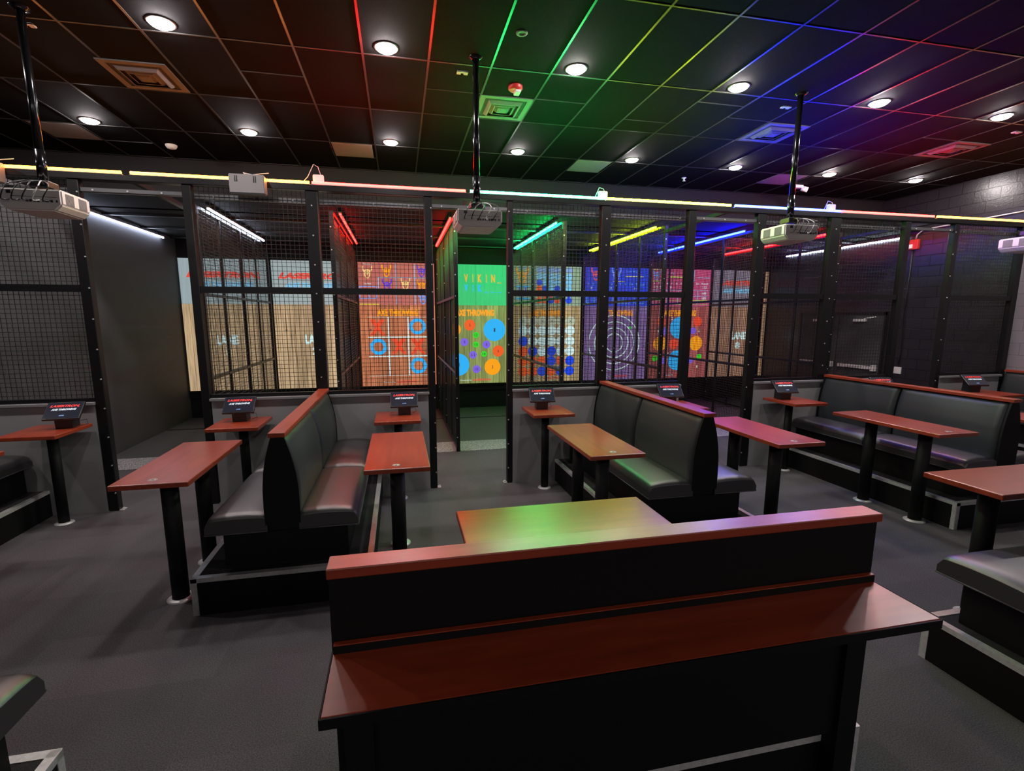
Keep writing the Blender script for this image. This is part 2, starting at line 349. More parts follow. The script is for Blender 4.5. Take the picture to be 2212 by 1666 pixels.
# lane floor
b = MB(); b.box(XL, XR, 8.58, 11.95, 0, 0.006); struct('floor', b, M['rubber'])
b = MB(); b.box(XL, XR, 7.93, 8.58, 0, 0.008); struct('trim_2', b, M['speck'])
b = MB(); b.box(XL, XR, 10.66, 10.70, 0.006, 0.012); struct('trim_3', b, M['blackpaint'])
b = MB(); b.box(XL, XR, 11.93, YF, 0, 0.60); b.box(XL, XR, 11.93, YF, 3.54, 3.93); struct('wall_back', b, M['blackpaint'])
b = MB(); b.box(XL, XR, 11.90, 11.93, 0.45, 0.60); struct('trim_4', b, M['lam'])

# ------------------------------------------------------------------ ceiling lights
lp = empty('ceiling_light', (0, 0, 0))
b = MB(); b.lathe([(0.112, H), (0.110, H - .006), (0.092, H - .010), (0.088, H - .004)]); b.build('trim_ring', M['trimring'], lp)
b = MB(); b.lathe([(0.088, H - .006), (0.085, H - .018), (0.065, H - .030), (0.035, H - .036), (0.001, H - .038)]); b.build('diffuser', M['lamp'], lp)
ORD = ['first', 'second', 'third', 'fourth', 'fifth', 'sixth', 'seventh', 'eighth', 'ninth']
first = True
def place_light(x, y, label, grp):
    global first
    o = lp if first else copy_tree(lp)
    first = False
    o.location = (x, y, 0); tag(o, label, 'ceiling light', grp)
for i in range(0, 6):
    place_light(-1.866 + 1.83 * i, 4.94, f'large round glowing downlight, {ORD[i]} from the left in the nearer row of lights', 'nearer row of ceiling downlights')
for i in range(-1, 7):
    place_light(-1.866 + 1.83 * i, 7.38, f'small round glowing downlight, {ORD[i+1]} from the left in the farther row of lights', 'farther row of ceiling downlights')
for y in (-4.82,):  # unseen row behind the camera, added to brighten surfaces facing it
    for i in range(-2, 7, 1):
        place_light(-1.866 + 1.83 * i, y, 'unseen round downlight added behind the camera to brighten faces turned to it', 'unseen downlights added behind the camera')
for i in (-2, -1, 6):
    place_light(-1.866 + 1.83 * i, 4.94, 'round downlight in the ceiling at the side, outside the view', 'downlights beside the view')

# ------------------------------------------------------------------ vents and pale ceiling panels
def make_vent():
    r = empty('ceiling_vent')
    b = MB(); z = H
    def sq(h0, h1, z0, z1):
        for sx0, sx1, sy0, sy1 in ((-h1, h1, -h1, -h0), (-h1, h1, h0, h1), (-h1, -h0, -h0, h0), (h0, h1, -h0, h0)):
            b.box(sx0, sx1, sy0, sy1, z0, z1)
    sq(0.24, 0.30, z - .012, z); b.build('frame', M['vent'], r)
    for h in (0.20, 0.145, 0.09):
        b = MB()
        n = 4; hi = h; lo = h - .03
        A = [b.bm.verts.new((sx * hi, sy * hi, z - .004)) for sx, sy in ((-1, -1), (1, -1), (1, 1), (-1, 1))]
        B = [b.bm.verts.new((sx * lo, sy * lo, z - .035)) for sx, sy in ((-1, -1), (1, -1), (1, 1), (-1, 1))]
        D = [b.bm.verts.new((sx * (lo - .012), sy * (lo - .012), z - .036)) for sx, sy in ((-1, -1), (1, -1), (1, 1), (-1, 1))]
        for q in range(4):
            w = (q + 1) % 4
            b.bm.faces.new([A[q], A[w], B[w], B[q]]); b.bm.faces.new([B[q], B[w], D[w], D[q]])
        b.build('louver', M['vent'], r)
    b = MB(); b.box(-.045, .045, -.045, .045, z - .036, z - .028); b.build('center_plate', M['vent'], r)
    b = MB(); b.box(-.24, .24, -.24, .24, z - .003, z - .001); b.build('throat', M['vent_dark'], r)
    return r
v0 = make_vent()
for i, (x, y, lb) in enumerate([(-2.45, 5.98, 'square grey ceiling vent near the upper left corner, by the leftmost pole'), (1.265, 5.97, 'square ceiling vent with green tint, right of the central projector pole'),
                              (4.95, 5.98, 'square ceiling vent with blue tint, behind the right-hand projector pole'), (7.99, 6.0, 'square grey ceiling vent near the right block wall')]):
    o = v0 if i == 0 else copy_tree(v0)
    o.location = (x, y, 0); tag(o, lb, 'air vent', 'ceiling vents')
for i, (x, lb) in enumerate([(-0.59, 'blank pale ceiling tile above the red strip light'), (3.08, 'blank pale ceiling tile with green cast above the yellow strip light'), (6.73, 'blank pale ceiling tile above the blue strip light, behind the right pole'),
                             (-4.2, 'blank pale ceiling tile at the far left behind the left pole')]):
    b = MB(); b.box(-.29, .29, -.28, .28, -.006, 0, 0.002, 1)
    o = b.build('ceiling_tile', M['panelw']); o.location = (x, 7.84, H); tag(o, lb, 'ceiling tile', 'pale blank ceiling tiles')

# ------------------------------------------------------------------ small ceiling devices
def device(name, prof, x, y, m, label, cat, n=20):
    b = MB(); b.lathe(prof, n=n); o = b.build(name, m); o.location = (x, y, H); tag(o, label, cat); return o
dome = [(0.075, 0), (0.072, -.02), (0.055, -.045), (0.03, -.055), (0.001, -.056)]
device('smoke_detector', dome, -3.10, 8.15, M['white'], 'white conical smoke detector on the ceiling at left, before the orange strip', 'smoke detector')
device('sprinkler_head', [(0.04, 0), (0.038, -.01), (0.014, -.014), (0.012, -.05), (0.03, -.055), (0.001, -.058)], 4.98, 8.1, M['white'], 'small white sprinkler on the blue-lit ceiling', 'sprinkler')
device('recessed_sensor', [(0.05, 0), (0.05, -.008), (0.028, -.010), (0.024, -.002), (0.001, -.002)], 1.117, 4.46, M['vent'], 'small round green-tinted sensor ring in the ceiling tile', 'sensor')
for x, y, lb in ((-2.98, 5.2, 'small white clip plate on the ceiling beside the leftmost pole'), (0.70, 5.24, 'small white clip plate on the ceiling beside the central pole'), (4.50, 5.26, 'small white clip plate on the ceiling beside the right-hand pole'), (8.09, 5.29, 'small white clip plate on the ceiling near the right image edge')):
    b = MB(); b.box(-.055, -.015, -.03, .03, -.012, 0); b.box(.015, .055, -.03, .03, -.012, 0); b.box(-.055, .055, -.03, -.005, -.014, -.002)
    o = b.build('ceiling_clip', M['white']); o.location = (x, y, H); tag(o, lb, 'ceiling clip', 'ceiling clips by the poles')
# fire strobe
r = empty('fire_strobe', (1.29, 5.42, H), label='red fire alarm strobe on the green-tinted ceiling above the vent', cat='fire alarm')
b = MB(); b.lathe([(0.075, 0), (0.075, -.03), (0.06, -.045), (0.001, -.045)]); b.build('housing', M['redbox'], r)
b = MB(); b.box(-.01, .05, -.05, .05, -.075, -.045, 0.008); b.build('lens', M['white'], r)
# emergency light behind the right pole
r = empty('emergency_light', (7.35, 8.1, H), label='small white twin ceiling lamp behind the right-hand projector pole', cat='emergency light')
b = MB(); b.box(-.16, .06, -.05, .05, -.055, 0, 0.01); b.build('housing', M['white'], r)
b = MB(); b.tube([(0.06, 0, -.05), (0.13, -.07, -.09)], 0.045, 14); b.build('lamp_head', M['white'], r)

# ------------------------------------------------------------------ cage: posts, half walls, mesh panels
CY = 6.25
def post(x0, x1, z0, z1, bolts, label, plate=True):
    r = empty('cage_post', ((x0 + x1) / 2, CY, 0), label=label, cat='post', group='black steel posts along the cage front')
    w = (x1 - x0) / 2
    b = MB(); b.box(-w, w, -.045, .045, z0, z1, 0.006, 1)
    b.build('shaft', M['steel'], r)
    bb = MB(); z = z0 + .25
    for sx in bolts:
        z = z0 + .22
        while z < z1 - .1:
            bb.lathe([(0.001, -.002), (0.011, -.002), (0.011, .003), (0.007, .007), (0.001, .008)], n=8)
            vs = bb.bm.verts[-40:] if False else None
            z += 0.335
    bb.bm.free()
    bb = MB()
    for sx in bolts:
        z = z0 + .22
        while z < z1 - .1:
            bb.tube([(sx * (w - .014), -.044, z), (sx * (w - .014), -.053, z)], 0.0085, 8); z += 0.335
    if bolts: bb.build('bolts', M['bolt'], r)
    if plate and z0 < 0.1:
        b = MB(); b.box(-w - .045, w + .045, -.04, .04, 0, 0.008); b.tube([(-w - .028, 0, 0.006), (-w - .028, 0, .025)], 0.011, 8); b.tube([(w + .028, 0, 0.006), (w + .028, 0, .025)], 0.011, 8)
        b.build('floor_plate', M['alu'], r)
    return r
ZT = 3.70
post(-3.395, -3.29, 0, ZT, (1,), 'black cage post left of the leftmost opening, beside the plain dark wall')
post(-2.305, -2.215, 0, ZT, (), 'black cage post right of the leftmost opening, left of the first lane screens')
post(-1.02, -0.885, 1.305, ZT, (0,), 'wide black cage post rising behind the left double booth')
post(0.345, 0.435, 0, ZT, (1,), 'black cage post left of the opening into the green lane')
post(1.385, 1.455, 0, ZT, (-1,), 'black cage post right of the opening into the green lane')
post(2.655, 2.79, 1.305, ZT, (0,), 'wide black cage post rising behind the central double booth, between green and yellow strips')
post(3.93, 4.045, 0, ZT, (), 'black cage post at the right end of the yellow strip, left of the third opening')
post(5.015, 5.15, 0, ZT, (-1,), 'black cage post right of the third opening, beside the two-line lane sign screen')
post(6.245, 6.42, 1.305, ZT, (0,), 'wide black cage post behind the right double booth, between blue and red strips')
post(7.60, 7.70, 0, ZT, (), 'black cage post left of the fourth opening, before the red alarm box')
post(8.55, 8.64, 0, ZT, (-1,), 'black cage post right of the fourth opening, near the orange strip')
post(9.93, 10.04, 0, ZT, (), 'black cage post at the far right against the pale block wall')

def wires(b, u0, u1, z0, z1, plane, c, pitch=0.0508, w=0.0046):
    """welded wire in a vertical plane. plane 'y': spans x at y=c; plane 'x': spans y at x=c"""
    h = w / 2
    def q(p, axis):
        # axis-aligned open box
        (x0, y0, zz0), (x1, y1, zz1) = p
        vs = {}
        co_ = [(x0, y0, zz0), (x1, y0, zz0), (x1, y1, zz0), (x0, y1, zz0), (x0, y0, zz1), (x1, y0, zz1), (x1, y1, zz1), (x0, y1, zz1)]
        V = [b.bm.verts.new(t) for t in co_]
        F = {'z': [(0, 1, 5, 4), (1, 2, 6, 5), (2, 3, 7, 6), (3, 0, 4, 7)], 'x': [(0, 1, 5, 4), (3, 2, 6, 7), (0, 1, 2, 3), (4, 5, 6, 7)], 'y': [(1, 2, 6, 5), (0, 3, 7, 4), (0, 1, 2, 3), (4, 5, 6, 7)]}[axis]
        for f in F: b.bm.faces.new([V[i] for i in f])
    n = int(round((u1 - u0) / pitch)); m = int(round((z1 - z0) / pitch))
    for i in range(n + 1):
        u = u0 + (u1 - u0) * i / n
        if plane == 'y': q(((u - h, c - h, z0), (u + h, c + h, z1)), 'z')
        else: q(((c - h, u - h, z0), (c + h, u + h, z1)), 'z')
    for j in range(m + 1):
        z = z0 + (z1 - z0) * j / m
        if plane == 'y': q(((u0, c + h, z - h), (u1, c + 3 * h, z + h)), 'x')
        else: q(((c + h, u0, z - h), (c + 3 * h, u1, z + h)), 'y')

def cage_panel(x0, x1, label, top=True):
    x0 += .005; x1 -= .005
    r = empty('wire_screen', (0, 0, 0), label=label, cat='wire screen', group='wire mesh panels of the cage front')
    b = MB(); wires(b, x0, x1, 1.33, ZT, 'y', CY + .03); b.build('wire_mesh', M['wire'], r, recalc=False)
    b = MB(); b.box(x0, x1, CY - .03, CY + .025, 1.303, 1.345); b.build('bottom_rail', M['steel'], r)
    b = MB(); b.box(x0, x1, CY - .035, CY + .025, 2.525, 2.60); b.build('middle_rail', M['steel'], r)
    b = MB(); b.box(x0, x1, CY + .04, CY + .08, 3.575, 3.625)
    b.mi = 1; x = x0 + .2
    while x < x1: b.tube([(x, CY + .041, 3.60), (x, CY + .033, 3.60)], .009, 8); x += .42
    b.build('top_rail', [M['rail'], M['bolt']], r)
    return r
cage_panel(-5.6, -3.395, 'wire mesh panel at the far left in front of the plain dark wall')
cage_panel(-2.215, -1.02, 'wire mesh panel before the two grey lane screens, left of the left booth post')
cage_panel(-0.885, 0.345, 'wire mesh panel before the noughts and crosses screen')
cage_panel(1.455, 2.655, 'wire mesh panel before the board with a grid of coloured counters, under the green strip')
cage_panel(2.79, 3.93, 'wire mesh panel before the screen with white rings, under the yellow strip')
cage_panel(5.15, 6.245, 'wire mesh panel right of the third opening, under the blue strip')
cage_panel(6.42, 7.60, 'wire mesh panel under the red strip before the double doors')
cage_panel(8.64, 9.93, 'wire mesh panel at the far right under the orange strip')

def half_wall(x0, x1, label):
    r = empty('half_wall', (0, 0, 0), label=label, cat='half wall', group='grey half walls under the cage')
    b = MB(); b.box(x0, x1, 6.205, 6.325, 0, 1.27); b.build('wall_body', M['halfwall'], r)
    b = MB(); b.box(x0 - .012, x1 + .012, 6.17, 6.345, 1.27, 1.303, 0.004, 1); b.build('sill', M['sill'], r)
half_wall(-6.45, -3.40, 'grey half wall at the far left below the mesh before the dark wall')
half_wall(-2.20, 0.34, 'grey half wall behind the left double booth')
half_wall(1.46, 3.92, 'grey half wall behind the central double booth')
half_wall(5.155, 7.595, 'grey half wall behind the right double booth')
half_wall(8.645, 9.92, 'grey half wall by the right block wall')

# header channel, seen as the dark band carrying the strip lights
XA, XB = -6.0, 10.09
b = MB(); b.box(XA, XB, CY - .06, CY + .06, 3.70, 3.762, 0.004, 1)
tag(b.build('header_beam', M['steel']), 'long black header beam carrying the coloured strip lights across the cage top', 'beam')
# header rails over the openings
for x0, x1, lb in ((-3.29, -2.305, 'thin steel rail bridging the leftmost opening below the orange strip'), (0.435, 1.385, 'thin steel rail bridging the opening into the green lane'), (4.045, 5.015, 'thin steel rail bridging the third opening under the blue strip'), (7.70, 8.55, 'thin steel rail bridging the fourth opening')):
    b = MB(); b.box(x0, x1, CY - .02, CY + .02, 3.58, 3.625, 0.004, 1)
    b.mi = 1; x = x0 + .12
    while x < x1: b.tube([(x, CY - .018, 3.60), (x, CY - .027, 3.60)], .010, 8); x += .33
    tag(b.build('header_rail', [M['rail'], M['bolt']]), lb, 'rail', 'rails bridging the openings')
# braces from the header back to the dividers in the openings
for x, lb in ((-2.8, 'black brace bar running back from the header in the leftmost opening'), (0.917, 'black brace bar running back from the header above the central projector'), (4.58, 'black brace bar running back from the header in the third opening'), (8.25, 'black brace bar running back from the header in the fourth opening')):
    b = MB(); b.box(x - .03, x + .03, CY + .06, 7.915, 3.70, 3.755, 0.004, 1); tag(b.build('brace_bar', M['steel']), lb, 'brace', 'brace bars over the openings')

# ------------------------------------------------------------------ strip lights
def strip(x0, x1, c, label):
    r = empty('strip_light', (0, 0, 0), label=label, cat='strip light', group='coloured strip lights along the cage top')
    b = MB(); b.box(x0, x1, CY - .062, CY - .036, 3.762, 3.770); b.build('channel', M['greyplastic'], r)
    b = MB(); b.tube([(x0 + .01, CY - .049, 3.786), (x1 - .01, CY - .049, 3.786)], 0.0165, 12); b.build('tube', M['led_' + c], r)
strip(-3.98, -2.86, 'orange', 'glowing orange-white strip light at the far left, behind the left projector pole')
strip(-2.79, -0.955, 'orange', 'glowing orange-white strip light running behind the grey box, left of the red one')
strip(-0.945, 0.86, 'red', 'glowing red strip light in the left half, ending at the central pole')
strip(0.90, 2.685, 'green', 'glowing green strip light right of the central pole')
strip(2.695, 4.56, 'yellow', 'glowing yellow-green strip light between the green and blue ones')
strip(4.61, 6.385, 'blue', 'glowing blue strip light crossed by the right-hand pole')
strip(6.395, 8.10, 'red', 'glowing red strip light right of the blue one')
strip(8.15, 9.93, 'orange', 'glowing orange strip light ending at the right block wall')

# lane strips on the tops of the dividers
LS = [(-4.60, 'white', 'plain dark wall in the leftmost opening'), (-2.72, 'white', 'divider before the second grey lane screen'), (-0.85, 'red', 'divider at the left of the noughts and crosses lane'), (0.87, 'red', 'divider left of the green screen'),
      (2.68, 'green', 'divider right of the green screen'), (4.54, 'yellow', 'divider right of the coloured counters lane'), (6.36, 'blue', 'divider right of the white rings lane'), (8.16, 'red', 'divider left of the double doors, ending red'), (10.04, 'white', 'right block wall above the double doors')]
for x, c, where in LS:
    r = empty('lane_strip_light', (x, 0, 0), label=f'{c} tube light along the {where}', cat='strip light', group='tube lights running back along the lanes')
    y1 = 11.3
    b = MB(); b.box(-.02, .02, 8.2, y1, 3.858, 3.872); b.build('channel', M['greyplastic'], r)
    b = MB(); b.tube([(0, 8.22, 3.845), (0, y1 - .02, 3.845)], 0.016, 12); b.build('tube', M['lane_' + c], r)
    b = MB(); b.bar((0, 8.4, 3.87), (0, 8.4, 3.93), .02); b.bar((0, 11.1, 3.87), (0, 11.1, 3.93), .02); b.build('hanger', M['steel'], r)

# ------------------------------------------------------------------ lane dividers
for i, (x, lb) in enumerate([(-2.80, 'mesh divider between the first and second lanes, at the left opening'), (-0.95, 'mesh divider left of the noughts and crosses lane'), (0.917, 'mesh divider with a row of bolts, left of the green lane'), (2.74, 'mesh divider right of the green lane'),
                          (4.60, 'mesh divider right of the coloured counters lane'), (6.42, 'mesh divider right of the white rings lane'), (8.22, 'mesh divider before the double doors')]):
    r = empty('mesh_divider', (x, 0, 0), label=lb, cat='mesh panel', group='mesh dividers between the lanes')
    b = MB(); wires(b, 7.98, 11.72, 0.06, 3.80, 'x', 0.0); b.build('wire_mesh', M['wire'], r, recalc=False)
    for y, w in ((7.95, .065), (8.87, .03), (9.89, .05), (10.84, .03), (11.75, .05)):
        b = MB(); b.box(-w / 2, w / 2, y - .03, y + .03, 0.0, 3.84, 0.004, 1)
        if w > .04:
            b.mi = 1; z = .25
            while z < 3.8: b.tube([(-w * .2, y - .029, z), (-w * .2, y - .038, z)], .009, 8); z += .335
        b.build('divider_post', [M['steel'], M['bolt']], r)
    for z in (0.06, 1.34, 2.585, 3.815):
        b = MB(); b.box(-.028, .028, 7.98, 11.72, z - .022, z + .022); b.build('divider_rail', M['steel'], r)

# ------------------------------------------------------------------ target boards with the projected games, projector light drawn as emission
YT = 11.86
G = {k: emit('projected_' + k, lin(*v), 1.0) for k, v in dict(cyan=(45, 175, 245), orange=(238, 90, 35), gold=(250, 160, 20), purple=(125, 95, 225), green=(45, 215, 30),
     pale=(205, 235, 235), title=(250, 160, 30), red=(235, 75, 45), blue=(25, 70, 230), paleblue=(110, 160, 240), indigo=(80, 60, 215), tan=(235, 205, 130), yellow=(225, 225, 60), sky=(120, 195, 235), dim=(120, 155, 215),
     darkink=(40, 40, 70), olive=(180, 190, 165), lime=(170, 210, 80), lasered=(225, 75, 60)).items()}
WOODC = (0.26, 0.18, 0.10)
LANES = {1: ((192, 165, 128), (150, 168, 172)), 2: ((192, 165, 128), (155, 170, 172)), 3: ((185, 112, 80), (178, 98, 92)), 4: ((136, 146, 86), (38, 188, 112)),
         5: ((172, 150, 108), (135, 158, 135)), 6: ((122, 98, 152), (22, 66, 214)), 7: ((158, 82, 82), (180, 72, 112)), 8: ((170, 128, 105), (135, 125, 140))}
LANE_LB = {1: 'lane sign board reading LANE 1, partly seen through the leftmost opening', 2: 'lane sign board reading LANE 2 behind the mesh, left of the red lane', 3: 'orange-lit board showing a noughts and crosses game',
           4: 'green-lit board with VIKIN_ letters and loose coloured discs', 5: 'tan board with a grid of pale, orange and blue counters', 6: 'purple and blue board with white concentric rings', 7: 'red-pink board with large cyan and gold discs and a score table', 8: 'lane sign board reading LANE 8, near the third opening'}
MULTI = ['cyan', 'orange', 'gold', 'purple', 'green', 'pale', 'red', 'blue', 'paleblue', 'indigo', 'tan', 'yellow', 'sky', 'dim', 'darkink', 'olive', 'lime']
def gfx():
    b = MB(); b.idx = {k: i for i, k in enumerate(MULTI)}
    return b
def use(b, k): b.mi = b.idx[k]
def gbuild(b, name, r): return b.build(name, [G[k] for k in MULTI], r, recalc=True)
YG = -0.012
def rect(b, x0, x1, z0, z1, y=YG): b.box(x0, x1, y - .002, y, z0, z1)
def line(b, p, q, w, y=YG):
    (x0, z0), (x1, z1) = p, q; d = Vector((x1 - x0, z1 - z0)); L = d.length or 1; n = Vector((-d.y, d.x)) / L * w / 2
    b.prism([(x0 - n.x, z0 - n.y), (x1 - n.x, z1 - n.y), (x1 + n.x, z1 + n.y), (x0 + n.x, z0 + n.y)], 'y', y - .002, y)
def poly(b, pts, w, closed=False, y=YG):
    ps = list(pts) + ([pts[0]] if closed else [])
    for p, q in zip(ps, ps[1:]): line(b, p, q, w, y)
def helmet(b, cx, cz, s, k):
    """plain horned helmet outline"""
    use(b, k)
    w = s * .10
    poly(b, [(cx - .42 * s, cz + .62 * s), (cx - .40 * s, cz + .25 * s), (cx - .18 * s, cz + .12 * s)], w * 1.3)
    poly(b, [(cx + .42 * s, cz + .62 * s), (cx + .40 * s, cz + .25 * s), (cx + .18 * s, cz + .12 * s)], w * 1.3)
    poly(b, [(cx - .28 * s, cz), (cx - .2 * s, cz + .22 * s), (cx, cz + .30 * s), (cx + .2 * s, cz + .22 * s), (cx + .28 * s, cz)], w)
    line(b, (cx - .32 * s, cz), (cx + .32 * s, cz), w * 1.4)
    poly(b, [(cx - .26 * s, cz - .05 * s), (cx - .2 * s, cz - .35 * s), (cx, cz - .52 * s), (cx + .2 * s, cz - .35 * s), (cx + .26 * s, cz - .05 * s)], w)
    line(b, (cx, cz + .25 * s), (cx, cz - .2 * s), w)
for n in range(1, 9):
    cx = -3.73 + 1.853 * (n - 1)
    r = empty('target_board', (cx, YT, 0), label=LANE_LB[n], cat='target board', group='projected target boards at the lane ends')
    pc, uc = LANES[n]
    pm = plank_mat(f'projector_glow_planks_{n}', WOODC, lin(*pc), 1.0, pitch=0.135 + 0.012 * (n % 3))
    um = plank_mat(f'projector_glow_upper_panel_{n}', (0.12, 0.12, 0.12), lin(*uc), 0.95, pitch=0.9, seam=0.85)
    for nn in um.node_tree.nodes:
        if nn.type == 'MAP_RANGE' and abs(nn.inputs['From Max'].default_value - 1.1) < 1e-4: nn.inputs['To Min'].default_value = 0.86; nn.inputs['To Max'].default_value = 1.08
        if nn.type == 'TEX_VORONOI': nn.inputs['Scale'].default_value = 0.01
    hw = 0.878; hr = 0.66 if n == 8 else hw
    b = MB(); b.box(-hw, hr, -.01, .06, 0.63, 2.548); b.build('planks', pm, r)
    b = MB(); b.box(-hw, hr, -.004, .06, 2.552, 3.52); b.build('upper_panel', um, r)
    b = MB(); b.box(-hw, hr, -.006, .06, 0.585, 0.628); b.build('base_board', M['lam'], r)
    T = lambda nm, s, k, x0, x1, z0, z1, sh=0.0, bold=0.0, y=YG: text_mesh(nm, s, G[k], r, x0, x1, z0, z1, y, sh, bold=bold)
    if n in (1, 2, 8):
        T('brand_lettering', 'LASERTRON,', 'lasered', -.74, .64 if n == 8 else .74, 3.09, 3.25, 0.35, 0.07)
        T('axe_lettering', 'AXE THROWING', 'sky', -.62, .60, 2.91, 3.03, 0.3, 0.06)
        T('lane_lettering', 'LANE', 'pale', -.25, .20, 1.65, 1.87, 0, 0.05)
        w = {1: .035, 2: .07, 8: .07}[n]
        T('lane_number', str(n), 'pale', -.03 - w, -.03 + w, 1.40 if n > 1 else 1.40, 1.59, 0, 0.05)
    else:
        T('title_lettering', 'AXE THROWING', 'title', -.475, .475, 2.29, 2.45, 0, 0.06)
        T('presented_lettering', 'Presented by', 'pale', -.38, -.10, .69, .73)
        T('brand_lettering', 'LASERTRON', 'lasered', -.08, .40, .69, .745, 0.35, 0.03)
    if n == 3:
        b = gfx(); use(b, 'pale')
        rect(b, -.239, -.214, .87, 2.267); rect(b, .22, .245, .87, 2.267); rect(b, -.70, .70, 1.78, 1.805); rect(b, -.70, .70, 1.325, 1.35)
        rect(b, -.70, .70, .868, .874); rect(b, -.70, .70, 2.262, 2.268)
        use(b, 'red')
        for x, z in ((-.478, 2.02), (.005, 1.572), (.456, 1.567)):
            for s in (-1, 1):
                a = [(x - .180 * s, z - .19), (x - .085 * s, z - .175), (x + .045 * s, z), (x + .165 * s, z + .17), (x + .125 * s, z + .195), (x + .05 * s, z + .18), (x - .05 * s, z)]
                b.prism(a, 'y', YG - .002 - .0006 * s, YG)
        use(b, 'cyan')
        for x, z in ((.455, 2.045), (-.471, 1.567), (.455, 1.103)): b.ring(x, z, .115, .195, YG, jit=0.04, n=40)
        gbuild(b, 'game_graphic', r)
        b = gfx(); use(b, 'sky')
        rect(b, -.022, -.006, 2.56, 3.50); rect(b, .408, .424, 2.56, 3.50); rect(b, -.42, .82, 3.175, 3.192); rect(b, -.425, -.408, 2.86, 3.192)
        use(b, 'paleblue'); poly(b, [(-.85, 2.97), (-.85, 2.70), (-.47, 2.70), (-.47, 2.97)], .018, True); poly(b, [(-.62, 2.90), (-.58, 2.80), (-.66, 2.80), (-.63, 2.72)], .02)
        for (x, z, k) in ((-.228, 3.32, 'gold'), (.58, 3.33, 'indigo'), (-.224, 3.0, 'indigo'), (.196, 3.03, 'tan'), (.577, 3.0, 'gold'), (.60, 2.70, 'paleblue'), (-.665, 3.28, 'tan')): helmet(b, x, z, .24, k)
        use(b, 'yellow'); rect(b, -.86, -.42, 2.556, 2.572)
        gbuild(b, 'score_graphic', r)
        T('throwing_caption', 'Throwing', 'pale', -.75, -.56, 3.45, 3.49); T('up_next_caption', 'Up Next', 'pale', -.74, -.57, 3.01, 3.05)
    if n == 4:
        b = gfx()
        for i, (x, z, rr, k) in enumerate([(-.135, 2.074, .136, 'orange'), (.017, 1.83, .073, 'green'), (-.272, 1.658, .098, 'purple'), (.015, 1.594, .073, 'green'), (.279, 1.595, .097, 'purple'), (.482, 1.952, .275, 'cyan'),
                            (.576, 1.428, .14, 'orange'), (.215, 1.36, .072, 'green'), (-.06, 1.342, .094, 'purple'), (.026, .986, .098, 'purple'), (.428, 1.033, .203, 'gold'), (-.433, 1.102, .275, 'cyan'), (-.504, 1.967, .15, 'gold')]):
            use(b, k); b.ring(x, z, 0, rr, YG - i * .0002)
        gbuild(b, 'game_graphic', r)
        for s, x, z, h in (('5', -.135, 2.074, .07), ('12', .017, 1.83, .06), ('9', -.272, 1.658, .07), ('13', .015, 1.594, .06), ('8', .279, 1.595, .07), ('1', .482, 1.95, .09), ('6', .576, 1.43, .07), ('14', .215, 1.36, .06), ('11', -.06, 1.342, .07), ('10', .026, .986, .07), ('3', .428, 1.033, .08), ('2', -.41, 1.10, .09)):
            T('disc_number', s, 'darkink', x - .018 * len(s), x + .018 * len(s), z - h / 2, z + h / 2, 0, 0, YG - .005)
        for j, ch in enumerate('VIKIN'):
            x = -.215 + j * .1665; w = .008 if ch == 'I' else .045
            T('letter', ch, 'gold', x - w, x + w, 3.10, 3.29, 0, 0.03)
        for j, ch in enumerate('VIK'):
            x = -.215 + j * .1665; w = .010 if ch == 'I' else .045
            T('letter', ch, 'cyan', x - w, x + w, 2.875, 3.045, 0, 0.07)
        b = gfx(); use(b, 'gold'); rect(b, .55, .66, 3.085, 3.10)
        use(b, 'cyan')
        for x in (.225, .385, .55): rect(b, x, x + .11, 2.855, 2.872)
        gbuild(b, 'score_graphic', r)
    if n == 5:
        b = gfx(); xs = [-.637, -.385, -.136, .111, .36, .61]; zs = [2.165, 1.926, 1.66, 1.405, 1.155, .892]
        rows = ['oooooo', 'pppppp', 'bppppp', 'rbpbpp', 'rrrbrb', 'rrbrbb']
        key = {'o': 'olive', 'p': 'pale', 'b': 'blue', 'r': 'orange'}
        for j, z in enumerate(zs):
            for i, x in enumerate(xs):
                use(b, key[rows[j][i]]); b.ring(x, z, 0, .122, YG)
                if j == 0:
                    use(b, 'darkink'); line(b, (x - .035, z - .035), (x + .035, z + .035), .008, YG - .003); line(b, (x - .035, z + .035), (x + .035, z - .035), .008, YG - .004)
        gbuild(b, 'game_graphic', r)
        b = gfx(); xs = [-.227 + .1565 * i for i in range(6)]; zs = [3.426, 3.27, 3.123, 2.978, 2.83, 2.68]
        rows = ['dddddd', 'ssssss', 'bsssss', 'rbsbss', 'rrrbrb', 'rrbrbb']; key = {'d': 'dim', 's': 'sky', 'b': 'blue', 'r': 'orange'}
        for j, z in enumerate(zs):
            for i, x in enumerate(xs): use(b, key[rows[j][i]]); b.ring(x, z, 0, .077, YG + .006, n=32)
        helmet(b, -.67, 3.27, .34, 'gold'); use(b, 'cyan'); rect(b, -.84, -.48, 2.99, 3.03); rect(b, -.84, -.48, 2.70, 2.74)
        helmet(b, -.66, 2.87, .20, 'indigo'); use(b, 'dim'); rect(b, -.76, -.58, 3.45, 3.49); use(b, 'lime'); rect(b, -.86, -.40, 2.556, 2.572)
        gbuild(b, 'score_graphic', r)
